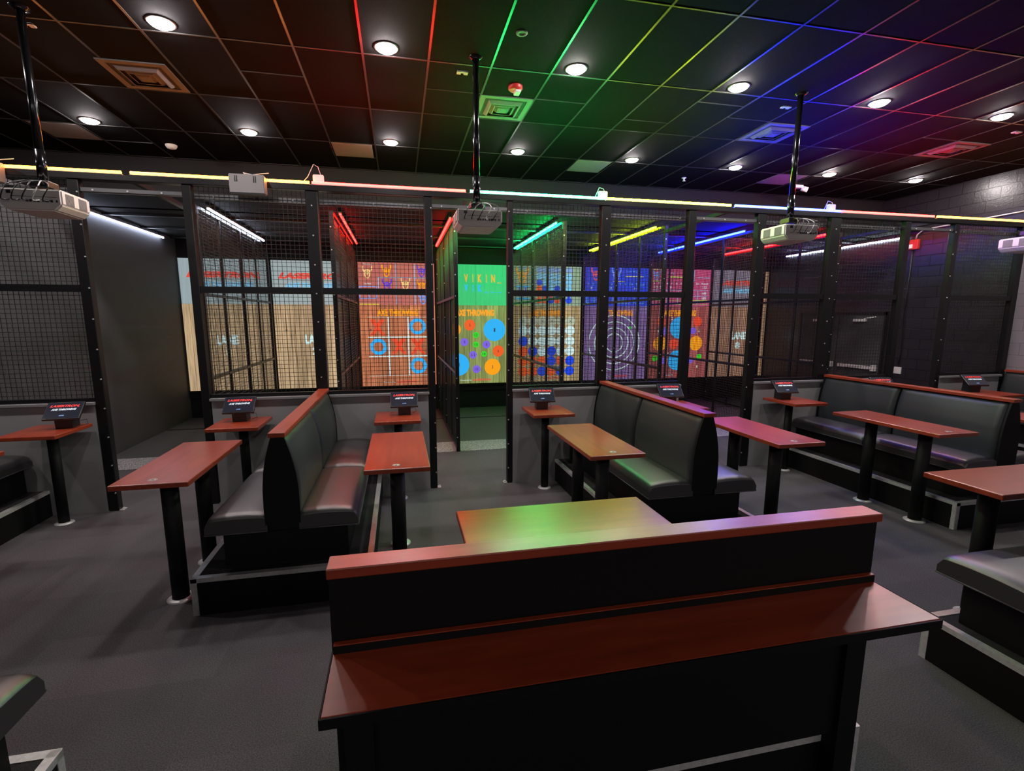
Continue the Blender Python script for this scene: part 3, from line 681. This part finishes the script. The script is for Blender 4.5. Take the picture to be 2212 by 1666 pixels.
    if n == 6:
        b = gfx(); use(b, 'pale')
        for rr in (.712, .547, .390, .240): b.ring(-.02, 1.60, rr - .013, rr + .013, YG, n=96)
        use(b, 'orange'); b.ring(-.02, 1.60, 0, .04, YG); use(b, 'green'); b.ring(-.475, 1.99, 0, .038, YG); b.ring(.42, 1.99, 0, .038, YG)
        gbuild(b, 'game_graphic', r)
        b = gfx(); use(b, 'sky')
        for z in (2.62, 2.70, 2.78, 2.90): rect(b, -.82, .78, z, z + .010)
        for x in (-.82, -.62, -.42, -.1, .2, .5, .77): rect(b, x, x + .010, 2.62, 2.90)
        use(b, 'yellow'); rect(b, .22, .74, 3.30, 3.315); rect(b, -.1, .22, 3.17, 3.185)
        helmet(b, -.58, 3.34, .28, 'orange'); helmet(b, -.02, 3.34, .28, 'paleblue')
        gbuild(b, 'score_graphic', r)
        T('score_header', '1  2  3  4  5  6  7  8  9  10  Total', 'sky', -.78, .76, 3.08, 3.13)
        T('score_row', '3   10   2            14', 'pale', -.74, .62, 2.98, 3.03); T('score_row', '3   10   2            16', 'pale', -.74, .62, 2.80, 2.85)
        T('caption', 'Throwing', 'sky', .24, .55, 3.41, 3.45)
    if n == 7:
        b = gfx()
        for i, (x, z, rr, k) in enumerate([(.009, 1.986, .29, 'cyan'), (-.539, 2.141, .128, 'red'), (.540, 2.151, .130, 'red'), (-.447, 1.893, .095, 'purple'), (.415, 1.901, .09, 'purple'), (-.552, 1.562, .195, 'gold'), (-.15, 1.551, .135, 'red'), (.121, 1.562, .075, 'green'),
                            (.519, 1.563, .196, 'gold'), (-.02, 1.11, .275, 'cyan'), (-.683, 1.17, .078, 'green'), (-.429, 1.105, .088, 'purple'), (.39, 1.102, .085, 'purple'), (.645, 1.196, .074, 'green')]):
            use(b, k); b.ring(x, z, 0, rr, YG - i * .0002)
        gbuild(b, 'game_graphic', r)
        for s, x, z in (('12', -.24, 2.23), ('5', .59, 1.89), ('3', -.62, 1.89), ('4', -.29, 1.30), ('6', .60, .93)): T('disc_number', s, 'pale', x - .02 * len(s), x + .02 * len(s), z - .035, z + .035)
        b = gfx(); use(b, 'lime'); poly(b, [(-.88, 3.50), (-.88, 3.20), (-.60, 3.20), (-.60, 3.50)], .014, True); rect(b, -.42, .06, 3.30, 3.33); rect(b, -.82, .80, 2.70, 2.715); rect(b, -.82, .80, 2.60, 2.61)
        use(b, 'sky'); rect(b, -.82, .80, 2.97, 2.98); rect(b, -.82, .80, 2.82, 2.83); rect(b, .45, .82, 3.30, 3.312); poly(b, [(.08, 3.50), (.08, 3.20), (.36, 3.20), (.36, 3.50)], .010, True)
        for x in (-.82, -.5, -.42, -.1, .2, .48, .79): rect(b, x, x + .010, 2.61, 2.97)
        helmet(b, -.74, 3.35, .24, 'paleblue'); helmet(b, .22, 3.35, .24, 'indigo')
        gbuild(b, 'score_graphic', r)
        T('score_header', '1   2       4   5   6   7   8   9     10  Total', 'pale', -.80, .78, 3.13, 3.17)
        T('score_row', '75 25    8', 'pale', -.80, -.30, 3.02, 3.08); T('score_row', '110', 'pale', .62, .74, 3.02, 3.09)
        T('score_row', '140', 'pale', .62, .74, 2.86, 2.93); T('score_row', '185', 'pale', .62, .74, 2.73, 2.80); T('caption', 'Viking', 'sky', -.42, -.24, 3.39, 3.43)
# the right side return of the last lane
b = MB(); b.box(9.96, 10.03, 11.84, 11.9, 0.63, 3.5); tag(b.build('edge_board', plank_mat('glowing_edge_planks', WOODC, lin(170, 135, 105), 0.8)), 'narrow upright pale board between the LANE 8 board and the right wall', 'board')  # glows by emission too, in place of projector light

# ------------------------------------------------------------------ tables
def disc(parent, x, y, z, name='table_disc'):
    b = MB(); b.lathe([(0.001, z + .0012), (0.030, z + .0012), (0.030, z)], x, y); b.mi = 1
    b.box(x - .010, x + .010, y - .012, y + .006, z + .0012, z + .0018)
    b.lathe([(0.022, z + .0016), (0.025, z + .0016)], x, y)
    b.build(name, [M['sticker'], M['stickerdk']], parent)
def table_leg(parent, x, y, rr=.062):
    b = MB(); b.tube([(x, y, 0.012), (x, y, 1.03)], rr, 24)
    l = b.build('leg', M['lam_leg'], parent)
    b = MB(); b.lathe([(rr + .038, 0.0), (rr + .038, 0.006), (rr + .015, 0.014), (rr + .002, 0.018)], x, y); b.build('base_plate', M['alu'], l)
    b = MB(); b.box(x - .17, x + .17, y - .035, y + .035, 1.018, 1.030); b.build('top_bracket', M['steel'], l)
M['lam_leg'] = mat('black_leg_paint', (0.005, 0.005, 0.0055), 0.6, spec=0.25)
def make_table():
    r = empty('bar_table')
    b = MB(); b.box(-.2575, .2575, -.625, .625, 1.03, 1.07, 0.006, 2); b.build('tabletop', M['wood'], r)
    table_leg(r, -.005, -.31); table_leg(r, -.005, .31)
    disc(r, -.01, -.53, 1.07)
    return r
t0 = make_table()
TB = [(-1.79, 'long red-brown bar table at the left, left of the left double booth'), (-0.05, 'red-brown bar table with a white lamp reflection, right of the left double booth'), (1.825, 'brown bar table left of the central double booth, near the green opening'),
      (3.70, 'pink-red lit bar table right of the central double booth'), (5.59, 'red-brown bar table standing in front of the right double booth'), (7.36, 'bar table beyond the right double booth, mostly hidden behind it'), (-3.74, 'bar table at the left picture edge, only a corner visible')]
for i, (x, lb) in enumerate(TB):
    o = t0 if i == 0 else copy_tree(t0)
    o.location = (x, 4.375, 0); tag(o, lb, 'table', 'bar tables beside the double booths')
# near tables, turned across
def make_cross_table():
    r = empty('bar_table')
    b = MB(); b.box(-.60, .60, -.255, .255, 1.03, 1.07, 0.006, 2); b.build('tabletop', M['woodx'], r)
    table_leg(r, -.31, 0); table_leg(r, .31, 0); return r
c0 = make_cross_table(); c0.location = (.905, 2.555, 0); tag(c0, 'bar table with green and yellow reflections just beyond the front bench', 'table', 'bar tables turned across, nearest the camera')
c1 = copy_tree(c0); c1.location = (4.515, 2.575, 0); tag(c1, 'red-brown bar table at the right edge, beyond the right front bench seat', 'table', 'bar tables turned across, nearest the camera')

# wall-side station tables with touch terminals
def make_station():
    r = empty('station_table')
    b = MB(); b.box(-.265, .265, -.31, .31, 1.03, 1.07, 0.006, 2); b.build('tabletop', M['wood'], r)
    table_leg(r, 0.0, .08, .05); return r
def make_terminal():
    r = empty('touch_terminal')
    t = math.radians(48)   # screen leans back
    R = Matrix.Rotation(-t, 4, 'X'); Tm = Matrix.Translation((0, -.10, 1.185)) @ R
    b = MB(); b.box(-.165, .165, 0.0, .028, 0, .235, 0.006, 2); h = b.build('housing', M['blk'], r); h.data.transform(Tm)
    b = MB(); b.box(-.155, .155, -.003, -.0003, .012, .223); d = b.build('display', M['screen'], r); d.data.transform(Tm)
    text_mesh('brand_lettering', 'LASERTRON,', M['red_txt'], d, -.130, .130, .155, .190, -.0035, 0.35, 0.0006, 0.04, Tm)
    text_mesh('axe_lettering', 'AXE THROWING', M['white_txt'], d, -.108, .112, .115, .140, -.0035, 0.3, 0.0006, 0.04, Tm)
    text_mesh('lane_lettering', 'LANE', M['blue_txt'], d, -.020, .022, .040, .052, -.0035, 0.0, 0.0006, 0.03, Tm)
    b = MB(); b.prism([(-.045, 1.0715), (.115, 1.0715), (.10, 1.26), (.02, 1.24), (-.07, 1.185), (-.055, 1.17)], 'x', -.075, .075); b.build('stand', M['blk'], r)
    b = MB(); b.tube([(.06, .10, 1.12), (.13, .14, 1.13), (.15, .10, 1.085), (.10, .06, 1.076)], .003, 6); b.build('cable', M['blk'], r)
    return r
s0 = make_station(); m0 = make_terminal()
ST = [(-1.80, 'left of the left double booth, before the half wall', 'with an orange streak reflected on it, left of the left double booth', -.02, -.03), (-.05, 'right of the left double booth, below the noughts and crosses screen', 'upright-looking, right of the left double booth', .08, 0.0),
      (1.835, 'left of the central double booth, right of the green opening', 'facing the green opening, left of the central double booth', -.05, .12), (3.70, 'half hidden behind the central double booth', 'seen over the back of the central double booth', -.08, .15),
      (5.56, 'left of the right double booth', 'left of the right double booth by the third opening', -.10, .12), (7.36, 'hidden behind the right double booth', 'peeping over the back of the right double booth', -.15, .2),
      (9.20, 'at the far right under the orange strip', 'at the far right under the orange strip, tilted flat', -.20, .2), (-3.69, 'at the far left with a blurred red edge', 'glowing pale violet at the far left', .14, -.1)]
for i, (x, a, c, dx, rz) in enumerate(ST):
    o = s0 if i == 0 else copy_tree(s0); o.location = (x, 5.86, 0); tag(o, 'small red-brown station table ' + a, 'table', 'small station tables against the half walls')
    o = m0 if i == 0 else copy_tree(m0); o.location = (x + dx, 5.95, 0); o.rotation_euler.z = -rz; tag(o, 'touch screen terminal ' + c, 'terminal', 'touch screen terminals on the station tables')

# ------------------------------------------------------------------ upholstery
def cushion_seat(L, D, z0, z1, crown=0.03, sgn=1, nu=28, nv=16):
    """seat pad: length L along y (from 0), depth D along sgn*x (from 0, front edge at D); rounded crowned top"""
    b = MB(); g = []
    for i in range(nu + 1):
        row = []
        u = i / nu
        for j in range(nv + 1):
            v = j / nv
            eu = min(u, 1 - u) * L; ev = (1 - v) * D; ev0 = v * D
            rnd = lambda e, r: 0.0 if e >= r else r - math.sqrt(max(r * r - (r - e) ** 2, 0))
            z = z1 - crown + crown * (1 - (2 * v - 0.9) ** 2 * 0.9) * (1 - (2 * u - 1) ** 8 * 0.5)
            z -= rnd(eu, .022) * 1.0 + rnd(ev, .05) * 1.0 + rnd(ev0, .02) * .6
            row.append(b.bm.verts.new((sgn * v * D, u * L, z)))
        g.append(row)
    low = [[b.bm.verts.new((sgn * (v_ * D), u_ * L, z0)) for v_ in (0, 1)] for u_ in (0, 1)]
    for i in range(nu):
        for j in range(nv): f = b.bm.faces.new([g[i][j], g[i + 1][j], g[i + 1][j + 1], g[i][j + 1]]); f.smooth = True
    def side(top, a, c):
        f = b.bm.faces.new(top + [c, a])
    side([g[0][j] for j in range(nv + 1)], low[0][0], low[0][1]); side([g[nu][j] for j in range(nv + 1)], low[1][0], low[1][1])
    side([g[i][0] for i in range(nu + 1)], low[0][0], low[1][0]); side([g[i][nv] for i in range(nu + 1)], low[0][1], low[1][1])
    b.bm.faces.new([low[0][0], low[0][1], low[1][1], low[1][0]])
    return b
def prof(z, zs=((.66, .125), (.80, .128), (.95, .125), (1.08, .112), (1.2, .088), (1.3, .060), (1.355, .042))):
    for (za, a), (zb, c) in zip(zs, zs[1:]):
        if z <= zb: t = (z - za) / (zb - za); t = t * t * (3 - 2 * t) if False else t; return a + (c - a) * max(0, t)
    return zs[-1][1]
def cushion_back(L, sgn=1, z0=.68, z1=1.345, nu=26, nv=22):
    b = MB(); g = []
    for i in range(nu + 1):
        u = i / nu; row = []
        for j in range(nv + 1):
            z = z0 + (z1 - z0) * j / nv; eu = min(u, 1 - u) * L; ez = min(z - z0, z1 - z)
            r = .03; f = 1.0
            du = 0 if eu >= r else r - math.sqrt(max(r * r - (r - eu) ** 2, 0)); dz = 0 if ez >= r else r - math.sqrt(max(r * r - (r - ez) ** 2, 0))
            w = prof(z) + 0.010 * math.sin(PI * u) * math.sin(PI * j / nv) - du - dz * .6
            row.append(b.bm.verts.new((sgn * max(w, .012), u * L, z)))
        g.append(row)
    for i in range(nu):
        for j in range(nv): f = b.bm.faces.new([g[i][j], g[i + 1][j], g[i + 1][j + 1], g[i][j + 1]]); f.smooth = True
    A = [b.bm.verts.new((sgn * .008, u * L, z)) for u, z in ((0, z0), (1, z0), (1, z1), (0, z1))]
    b.bm.faces.new(A)
    b.bm.faces.new([g[0][j] for j in range(nv + 1)] + [A[3], A[0]]); b.bm.faces.new([g[nu][j] for j in range(nv + 1)] + [A[2], A[1]])
    b.bm.faces.new([g[i][0] for i in range(nu + 1)] + [A[1], A[0]]); b.bm.faces.new([g[i][nv] for i in range(nu + 1)] + [A[2], A[3]])
    return b
def end_panel(sides=(-1, 1), th=.02):
    b = MB(); zs = [.66 + .69 * i / 20 for i in range(21)]
    R = [((prof(z) + .004) if 1 in sides else .02, z) for z in zs]; Lf = [(-((prof(z) + .004) if -1 in sides else .02), z) for z in reversed(zs)]
    b.prism(R + Lf, 'y', 0, th); return b

Y0, Y1 = 3.82, 6.165
def make_booth():
    r = empty('double_booth')
    hl = (Y1 - Y0 - .012) / 2
    for s in (-1, 1):
        for q in (0, 1):
            o = cushion_seat(hl, .445, .605, .765, .032, s).build('seat', M['vinyl'], r); o.location = (s * .115, Y0 + q * (hl + .012), 0)
            b = MB(); b.tube([(0, -.002, .612), (s * .445, -.002, .612)], .005, 6); b.tube([(s * .447, 0, .612), (s * .447, hl, .612)], .005, 6); b.build('piping', M['piping'], o)
            o = cushion_back(hl - .012, s).build('backrest', M['vinyl_back'], r); o.location = (0, Y0 + .022 + q * (hl + .006), 0)
    o = end_panel().build('end_panel', M['lam'], r); o.location = (0, Y0 - .002, 0)
    o = end_panel().build('end_panel', M['lam'], r); o.location = (0, Y1 - .004 - .018, 0)
    b = MB(); b.box(-.06, .06, Y0 - .02, Y1, 1.352, 1.388, 0.004, 2); b.build('cap_rail', M['capy'], r)
    b = MB(); b.box(-.465, .465, Y0 + .10, Y1, .302, .605); b.box(-.112, .112, Y0 + .02, Y1, .605, .68); b.build('base', M['lam'], r)
    b = MB(); b.box(-.008, .008, Y0 + .02, Y1 - .02, .68, 1.352); b.build('core_panel', M['lam'], r)
    return r
def trim_rect(b, x0, x1, y0, y1, z, w=.042, sides='NWES'):
    t = .004
    if 'S' in sides: b.box(x0, x1, y0, y0 + w, z, z + t); b.box(x0, x1, y0 - t, y0, z - w * .75, z + t)
    if 'N' in sides: b.box(x0, x1, y1 - w, y1, z, z + t); b.box(x0, x1, y1, y1 + t, z - w * .75, z + t)
    if 'W' in sides: b.box(x0, x0 + w, y0, y1, z, z + t); b.box(x0 - t, x0, y0, y1, z - w * .75, z + t)
    if 'E' in sides: b.box(x1 - w, x1, y0, y1, z, z + t); b.box(x1, x1 + t, y0, y1, z - w * .75, z + t)
def corner(b, x, y, sx, sy, z, w=.04):
    t = .004
    xs = sorted((x, x - sx * w)); ys = sorted((y, y - sy * w))
    b.box(xs[0], xs[1], min(y, y + sy * t), max(y, y + sy * t), 0, z); b.box(min(x, x + sx * t), max(x, x + sx * t), ys[0], ys[1], 0, z)
    b.tube([(x - sx * .018, y + sy * .004, .06), (x - sx * .018, y + sy * .008, .06)], .006, 8); b.tube([(x - sx * .018, y + sy * .004, .22), (x - sx * .018, y + sy * .008, .22)], .006, 8)
def make_platform(x0, x1, y0, y1, sides):
    r = empty('booth_platform')
    b = MB(); b.box(x0, x1, y0, y1, 0, .290); b.mi = 1; b.box(x0 + .001, x1 - .001, y0 + .001, y1 - .001, .290, .298); b.build('deck', [M['lam'], M['deck']], r)
    b = MB(); trim_rect(b, x0, x1, y0, y1, .298, sides=sides)
    for nm, x, y, sx, sy in (('SW', x0, y0, -1, -1), ('SE', x1, y0, 1, -1), ('NW', x0, y1, -1, 1), ('NE', x1, y1, 1, 1)):
        if nm[0] in sides and nm[1] in sides: corner(b, x, y, sx, sy, .298)
    b.build('edge_trim', M['alu'], r)
    return r
b0 = make_booth(); p0 = make_platform(-.665, .655, 3.775, 6.20, 'SWE')
BO = [(-0.93, 'double-sided black vinyl booth with red-sheened seats, left of centre', 'raised platform with aluminium edges under the left double booth'),
      (2.73, 'double-sided black vinyl booth with green and blue sheen, right of centre', 'raised platform under the central double booth'),
      (6.40, 'double-sided black vinyl booth with violet sheen, at the right', 'raised platform with a lit aluminium corner under the right double booth'),
      (-4.61, 'double-sided black booth cut by the left picture edge', 'raised platform at the left picture edge'),
      (9.42 + .63, 'double-sided black booth at the far right picture edge by the pale wall', 'raised platform at the far right picture edge')]
for i, (x, lb, lb2) in enumerate(BO):
    if i == 4:
        # only its left half fits before the wall
        o = empty('single_booth', (x - .04, 0, 0), label='single-sided black booth against the pale wall at the far right picture edge', cat='booth')
        hl = (Y1 - Y0 - .012) / 2
        for q in (0, 1):
            c = cushion_seat(hl, .445, .605, .765, .032, -1).build('seat', M['vinyl'], o); c.location = (-.115, Y0 + q * (hl + .012), 0)
            c = cushion_back(hl - .012, -1).build('backrest', M['vinyl_back'], o); c.location = (0, Y0 + .022 + q * (hl + .006), 0)
        c = end_panel((-1,)).build('end_panel', M['lam'], o); c.location = (0, Y0 - .002, 0)
        b = MB(); b.box(-.06, .04, Y0 - .02, Y1, 1.352, 1.388, 0.004, 2); b.build('cap_rail', M['capy'], o)
        b = MB(); b.box(-.465, .04, Y0 + .10, Y1, .302, .605); b.box(-.112, .03, Y0 + .02, Y1, .605, .68); b.build('base', M['lam'], o)
        p = make_platform(x - .665, x + .04, 3.775, 6.20, 'SW'); tag(p, lb2, 'platform', 'raised booth platforms')
        continue
    o = b0 if i == 0 else copy_tree(b0); o.location = (x, 0, 0); tag(o, lb, 'booth', 'double-sided booths against the half walls')
    p = p0 if i == 0 else copy_tree(p0); p.location = (x, 0, 0); tag(p, lb2, 'platform', 'raised booth platforms')

# ------------------------------------------------------------------ near benches facing the cages
def make_bench():
    """length along x, back at y=0, seat towards +y"""
    r = empty('bench_booth'); L = 2.33; hl = (L - .012) / 2; R = Matrix.Rotation(PI / 2, 4, 'Z')
    for q in (0, 1):
        # built along y facing +x, turned so that its front looks to +y
        o = cushion_seat(hl, .50, .605, .765, .032, -1).build('seat', M['vinyl'], r)
        o.data.transform(Matrix.Rotation(-PI / 2, 4, 'Z')); o.location = (-L / 2 + q * (hl + .012), .10, 0)
        b = MB(); b.tube([(-.002, 0, .612), (-.002, .50, .612)], .005, 6); b.tube([(0, .502, .612), (hl, .502, .612)], .005, 6); b.build('piping', M['piping'], o)
        o = cushion_back(hl - .012, -1).build('backrest', M['vinyl_back'], r); o.data.transform(Matrix.Rotation(-PI / 2, 4, 'Z')); o.location = (-L / 2 + .01 + q * (hl + .002), 0, 0)
    b = MB(); b.box(-L / 2, L / 2, -.03, .006, .304, 1.350); b.build('back_panel', M['lam'], r)
    for s in (-1, 1):
        zs = [.66 + .69 * i / 20 for i in range(21)]
        b = MB(); b.prism([(prof(z) + .004, z) for z in zs] + [(.0, 1.35), (.0, .66)], 'x', s * L / 2 - (.0 if s < 0 else .016), s * L / 2 + (.016 if s < 0 else 0)); b.build('end_panel', M['lam'], r)
    b = MB(); b.box(-L / 2 - .003, L / 2 + .003, -.052, .05, 1.350, 1.388, 0.004, 2); b.build('cap_rail', M['capx'], r)
    b = MB(); b.box(-L / 2 + .10, L / 2 - .10, .006, .50, .302, .605); b.box(-L / 2 + .01, L / 2 - .01, .006, .10, .605, .68); b.build('base', M['lam'], r)
    return r
def make_counter():
    r = empty('back_counter'); 
    b = MB(); b.box(-1.16, 1.155, -.335, -.035, 1.035, 1.07, 0.004, 2); b.build('countertop', M['woodx'], r)
    b = MB(); b.box(-1.161, 1.156, -.342, -.336, 1.034, 1.0695); b.box(1.1555, 1.161, -.336, -.036, 1.034, 1.0695); b.box(-1.166, -1.1605, -.342, -.036, 1.034, 1.0695); b.build('edge_band', M['lam'], r)
    b = MB(); b.box(-1.157, 1.155, -.058, -.035, 1.0705, 1.100); b.mi = 1; b.box(-1.157, 1.155, -.056, -.035, 1.100, 1.104); b.build('upstand', [M['lam'], M['capx']], r)
    for x0, x1 in ((-1.13, -1.03), (.99, 1.09)):
        b = MB(); b.box(x0, x1, -.11, -.036, 0, 1.03); b.build('support_panel', M['lam'], r)
    b = MB(); b.box(-1.03, .99, -.085, -.07, .36, 1.03); b.build('modesty_panel', M['lam'], r)
    return r
def make_bench_platform():
    return make_platform(-1.20, 1.21, -.03, .615, 'SNWE')
YBk = 1.68
e0 = make_bench(); k0 = make_counter(); q0 = make_bench_platform()
e0.location = (.895, YBk, 0); tag(e0, 'black bench with a red-brown cap rail seen from behind, nearest the camera in the middle', 'bench', 'near benches facing the cages')
k0.location = (.895, YBk, 0); tag(k0, 'long red-brown counter shelf on the back of the middle front bench', 'counter')
q0.location = (.895, YBk, 0); tag(q0, 'raised platform under the middle front bench', 'platform', 'raised platforms under the near benches')
e1 = copy_tree(e0); e1.location = (4.535, YBk, 0); tag(e1, 'black bench seat cut by the lower right picture edge', 'bench', 'near benches facing the cages')
q1 = copy_tree(q0); q1.location = (4.55, YBk, 0); tag(q1, 'raised platform with bright aluminium trim at the lower right', 'platform', 'raised platforms under the near benches')
e2 = copy_tree(e0); e2.location = (-2.745, YBk, 0); tag(e2, 'black bench seat corner at the lower left picture edge', 'bench', 'near benches facing the cages')
q2 = copy_tree(q0); q2.location = (-2.775, YBk, 0); tag(q2, 'raised platform with an aluminium corner at the bottom left', 'platform', 'raised platforms under the near benches')

# ------------------------------------------------------------------ projectors
def make_projector():
    r = empty('ceiling_projector')
    b = MB(); b.prism([(-.22, .075), (.22, .075), (.22, -.045), (.165, -.095), (-.165, -.095), (-.22, -.045)], 'y', -.19, .19)
    bmesh.ops.bevel(b.bm, geom=b.bm.edges[:], offset=.012, segments=3, affect='EDGES'); b.build('housing', M['pvc'], r)
    for s in (-1, 1):
        b = MB()
        for g0 in (-.14, .03):
            b = MB(); b.box(min(s * .2195, s * .2205), max(s * .2195, s * .2205), g0, g0 + .106, -.035, .055)
            for k in range(12): b.box(min(s * .2195, s * .2235), max(s * .2195, s * .2235), g0 + k * .009, g0 + k * .009 + .005, -.03, .05)
            b.build('side_grille', M['grille'], r)
    b = MB()
    for k, (x, w) in enumerate(((-.14, .03), (-.02, .016), (.005, .016), (.03, .016), (.055, .016), (.09, .014), (.115, .024), (.15, .014), (.185, .010))):
        b.box(x - w / 2, x + w / 2, -.194, -.1895, (-.028 if k else .03), (-.010 if k else .055))
    b.box(-.12, .19, -.1925, -.1895, .010, .013); b.build('ports', M['blk'], r)
    b = MB(); b.box(-.07, .07, -.07, .07, .11, .17, .008); b.bar((-.13, 0, .08), (-.05, 0, .12), .02); b.bar((.13, 0, .08), (.05, 0, .12), .02); b.box(-.14, .14, -.10, .10, .080, .092); b.build('mount_bracket', M['blk'], r)
    b = MB(); b.tube([(0, 0, .17), (0, 0, H - 3.19)], .030, 16); b.tube([(0, 0, .17), (0, 0, .42)], .036, 16); b.lathe([(.07, H - 3.19), (.07, H - 3.20), (.036, H - 3.215)], 0, 0); b.build('pole', M['chrome'], r)
    import random as rr; rr.seed(3)
    for k in range(5):
        x0 = -.14 + .07 * k; x1 = rr.uniform(-.1, .16)
        pts = []
        P = [Vector((x0, -.195, -.015)), Vector((x0 - .02, -.25, -.02)), Vector((x0 + .03, -.24, .09)), Vector((x1, -.12, .15)), Vector((x1 * .5, -.02, .12)), Vector((.02, 0, .16))]
        for i in range(len(P) - 1):
            a, c, d, e = P[max(i - 1, 0)], P[i], P[i + 1], P[min(i + 2, len(P) - 1)]
            for t in (0, .25, .5, .75):
                pts.append(.5 * ((2 * c) + (d - a) * t + (2 * a - 5 * c + 4 * d - e) * t * t + (-a + 3 * c - 3 * d + e) * t ** 3))
        pts.append(P[-1])
        b = MB(); b.tube(pts, .0045, 8); b.build('cable', M['cable_w'] if k == 3 else M['blk'], r)
    return r
j0 = make_projector()
for i, (x, lb) in enumerate([(-2.87, 'white projector on a pole at the left picture edge'), (.79, 'white projector on the central pole, over the green opening'), (4.41, 'white projector on the right-hand pole, before the blue strip'), (8.05, 'white projector cut by the right picture edge')]):
    o = j0 if i == 0 else copy_tree(j0); o.location = (x, 4.95, 3.195); tag(o, lb, 'projector', 'projectors hanging on poles'); 

# ------------------------------------------------------------------ boxes on the cage top
def sensor_box(x, w, label):
    r = empty('sensor_box', (x, CY - .145, 3.60), label=label, cat='wall unit')
    b = MB(); b.prism([(-.06, 0), (.06, 0), (.07, .20), (-.07, .20)], 'x', -w, w); bmesh.ops.bevel(b.bm, geom=b.bm.edges[:], offset=.008, segments=2, affect='EDGES'); b.build('housing', M['greyplastic'], r)
    b = MB()
    for q in (-.12, -.10, .07, .09): b.box(q * w / .18, q * w / .18 + .008, -.074, -.066, .12, .18)
    b.box(-w * .95, w * .95, -.064, -.05, -.012, .004); b.build('grille', M['blk'], r)
    b = MB(); b.tube([(0, 0, .20), (-.05, .02, .235), (.04, .03, .22), (.12, .05, .24), (.2, .08, .26)], .004, 6); b.build('cable', M['cable_w'], r)
sensor_box(-1.59, .18, 'grey box with a rounded face hanging over the orange strip')
sensor_box(-4.02, .12, 'grey box at the left picture edge, at the start of the orange strip')
for i, (x, lb) in enumerate([(-.87, 'small clear junction box on the cage top where orange meets red'), (2.68, 'small clear junction box on the cage top where green meets yellow'), (6.27, 'small clear junction box on the cage top where blue meets red')]):
    r = empty('junction_box', (x, CY + .02, 3.763), label=lb, cat='junction box', group='junction boxes on the cage top')
    b = MB(); b.box(-.06, .06, -.03, .03, 0, .13, .014, 3); b.build('housing', M['white'], r)
    b = MB(); b.tube([(.03, 0, .12), (.01, 0, .16), (-.04, .02, .18), (-.09, .02, .07), (-.14, .01, .02)] if i != 0 else [(.03, 0, .12), (.0, 0, .22), (-.05, .02, .25), (-.12, .02, .11), (-.2, .01, .02)], .004, 6); b.build('cable', M['cable_w'], r)

# ------------------------------------------------------------------ right wall: double doors, alarm box, conduit
r = empty('door_1', (XR, 0, 0)); r['kind'] = 'structure'
b = MB(); b.box(-.03, 0, 8.40, 8.46, 0, 2.37); b.box(-.03, 0, 10.62, 10.68, 0, 2.37); b.box(-.03, 0, 8.40, 10.68, 2.30, 2.37); b.build('door_frame', M['steel'], r)
for y0, y1 in ((8.46, 9.53), (9.55, 10.62)):
    b = MB(); b.box(-.02, -.001, y0, y1, 0.01, 2.30); lf = b.build('door_leaf', M['lanewall'], r)
    b = MB(); ym = (y0 + y1) / 2; b.box(-.10, -.02, ym - .42, ym + .42, 1.13, 1.20, .01); b.box(-.11, -.02, y0 + .03, y0 + .12, 1.10, 1.23, .01); b.build('push_bar', M['white'], lf)
    b = MB(); b.box(-.09, -.02, ym - .15, ym + .13, 2.16, 2.22, .006); b.bar((-.06, ym - .1, 2.23), (-.06, ym - .38, 2.27), .02); b.build('door_closer', M['white'], lf)
r = empty('alarm_box', (XR - .03, 8.02, 3.70), label='red fire alarm box with white strobe on the right block wall', cat='fire alarm')
b = MB(); b.box(-.03, .03, -.09, .09, -.11, .08, .008); b.build('housing', M['redbox'], r)
b = MB(); b.box(-.06, -.03, .0, .07, -.09, -.01, .008); b.build('strobe', M['white'], r)
b = MB(); b.tube([(XR - .03, 8.0, 3.79), (XR - .03, 7.98, 3.87), (XR - .03, 7.9, 3.93), (XR - .03, 7.7, 3.95), (XR - .03, 6.45, 3.97), (XR - .03, 4.6, 4.02)], .013, 10)
tag(b.build('conduit', M['bolt']), 'thin metal conduit running forward along the right wall from the red alarm box', 'conduit')
b = MB(); b.tube([(XR - .02, 8.04, 3.58), (XR - .02, 8.05, 2.9), (XR - .03, 8.06, 2.3), (XR - .02, 8.03, 1.5), (XR - .02, 8.05, 1.28)], .011, 8)
tag(b.build('cable_drop', M['blk']), 'dark cable running down the block wall below the red alarm box', 'cable')
b = MB(); b.box(XR - .02, XR, 7.98, 8.13, 1.10, 1.24, .004); tag(b.build('wall_plate', M['white']), 'small pale wall plate low on the block wall in the fourth opening', 'wall plate')
b = MB(); b.tube([(8.05 + .05, 4.98, 4.6), (8.15, 4.9, 4.2), (8.12, 4.9, 3.8), (8.03, 4.9, 3.55), (8.1, 4.93, 3.4)], .012, 8); tag(b.build('hanging_cable', M['cable_w']), 'white cables looping beside the pole at the right picture edge', 'cable')
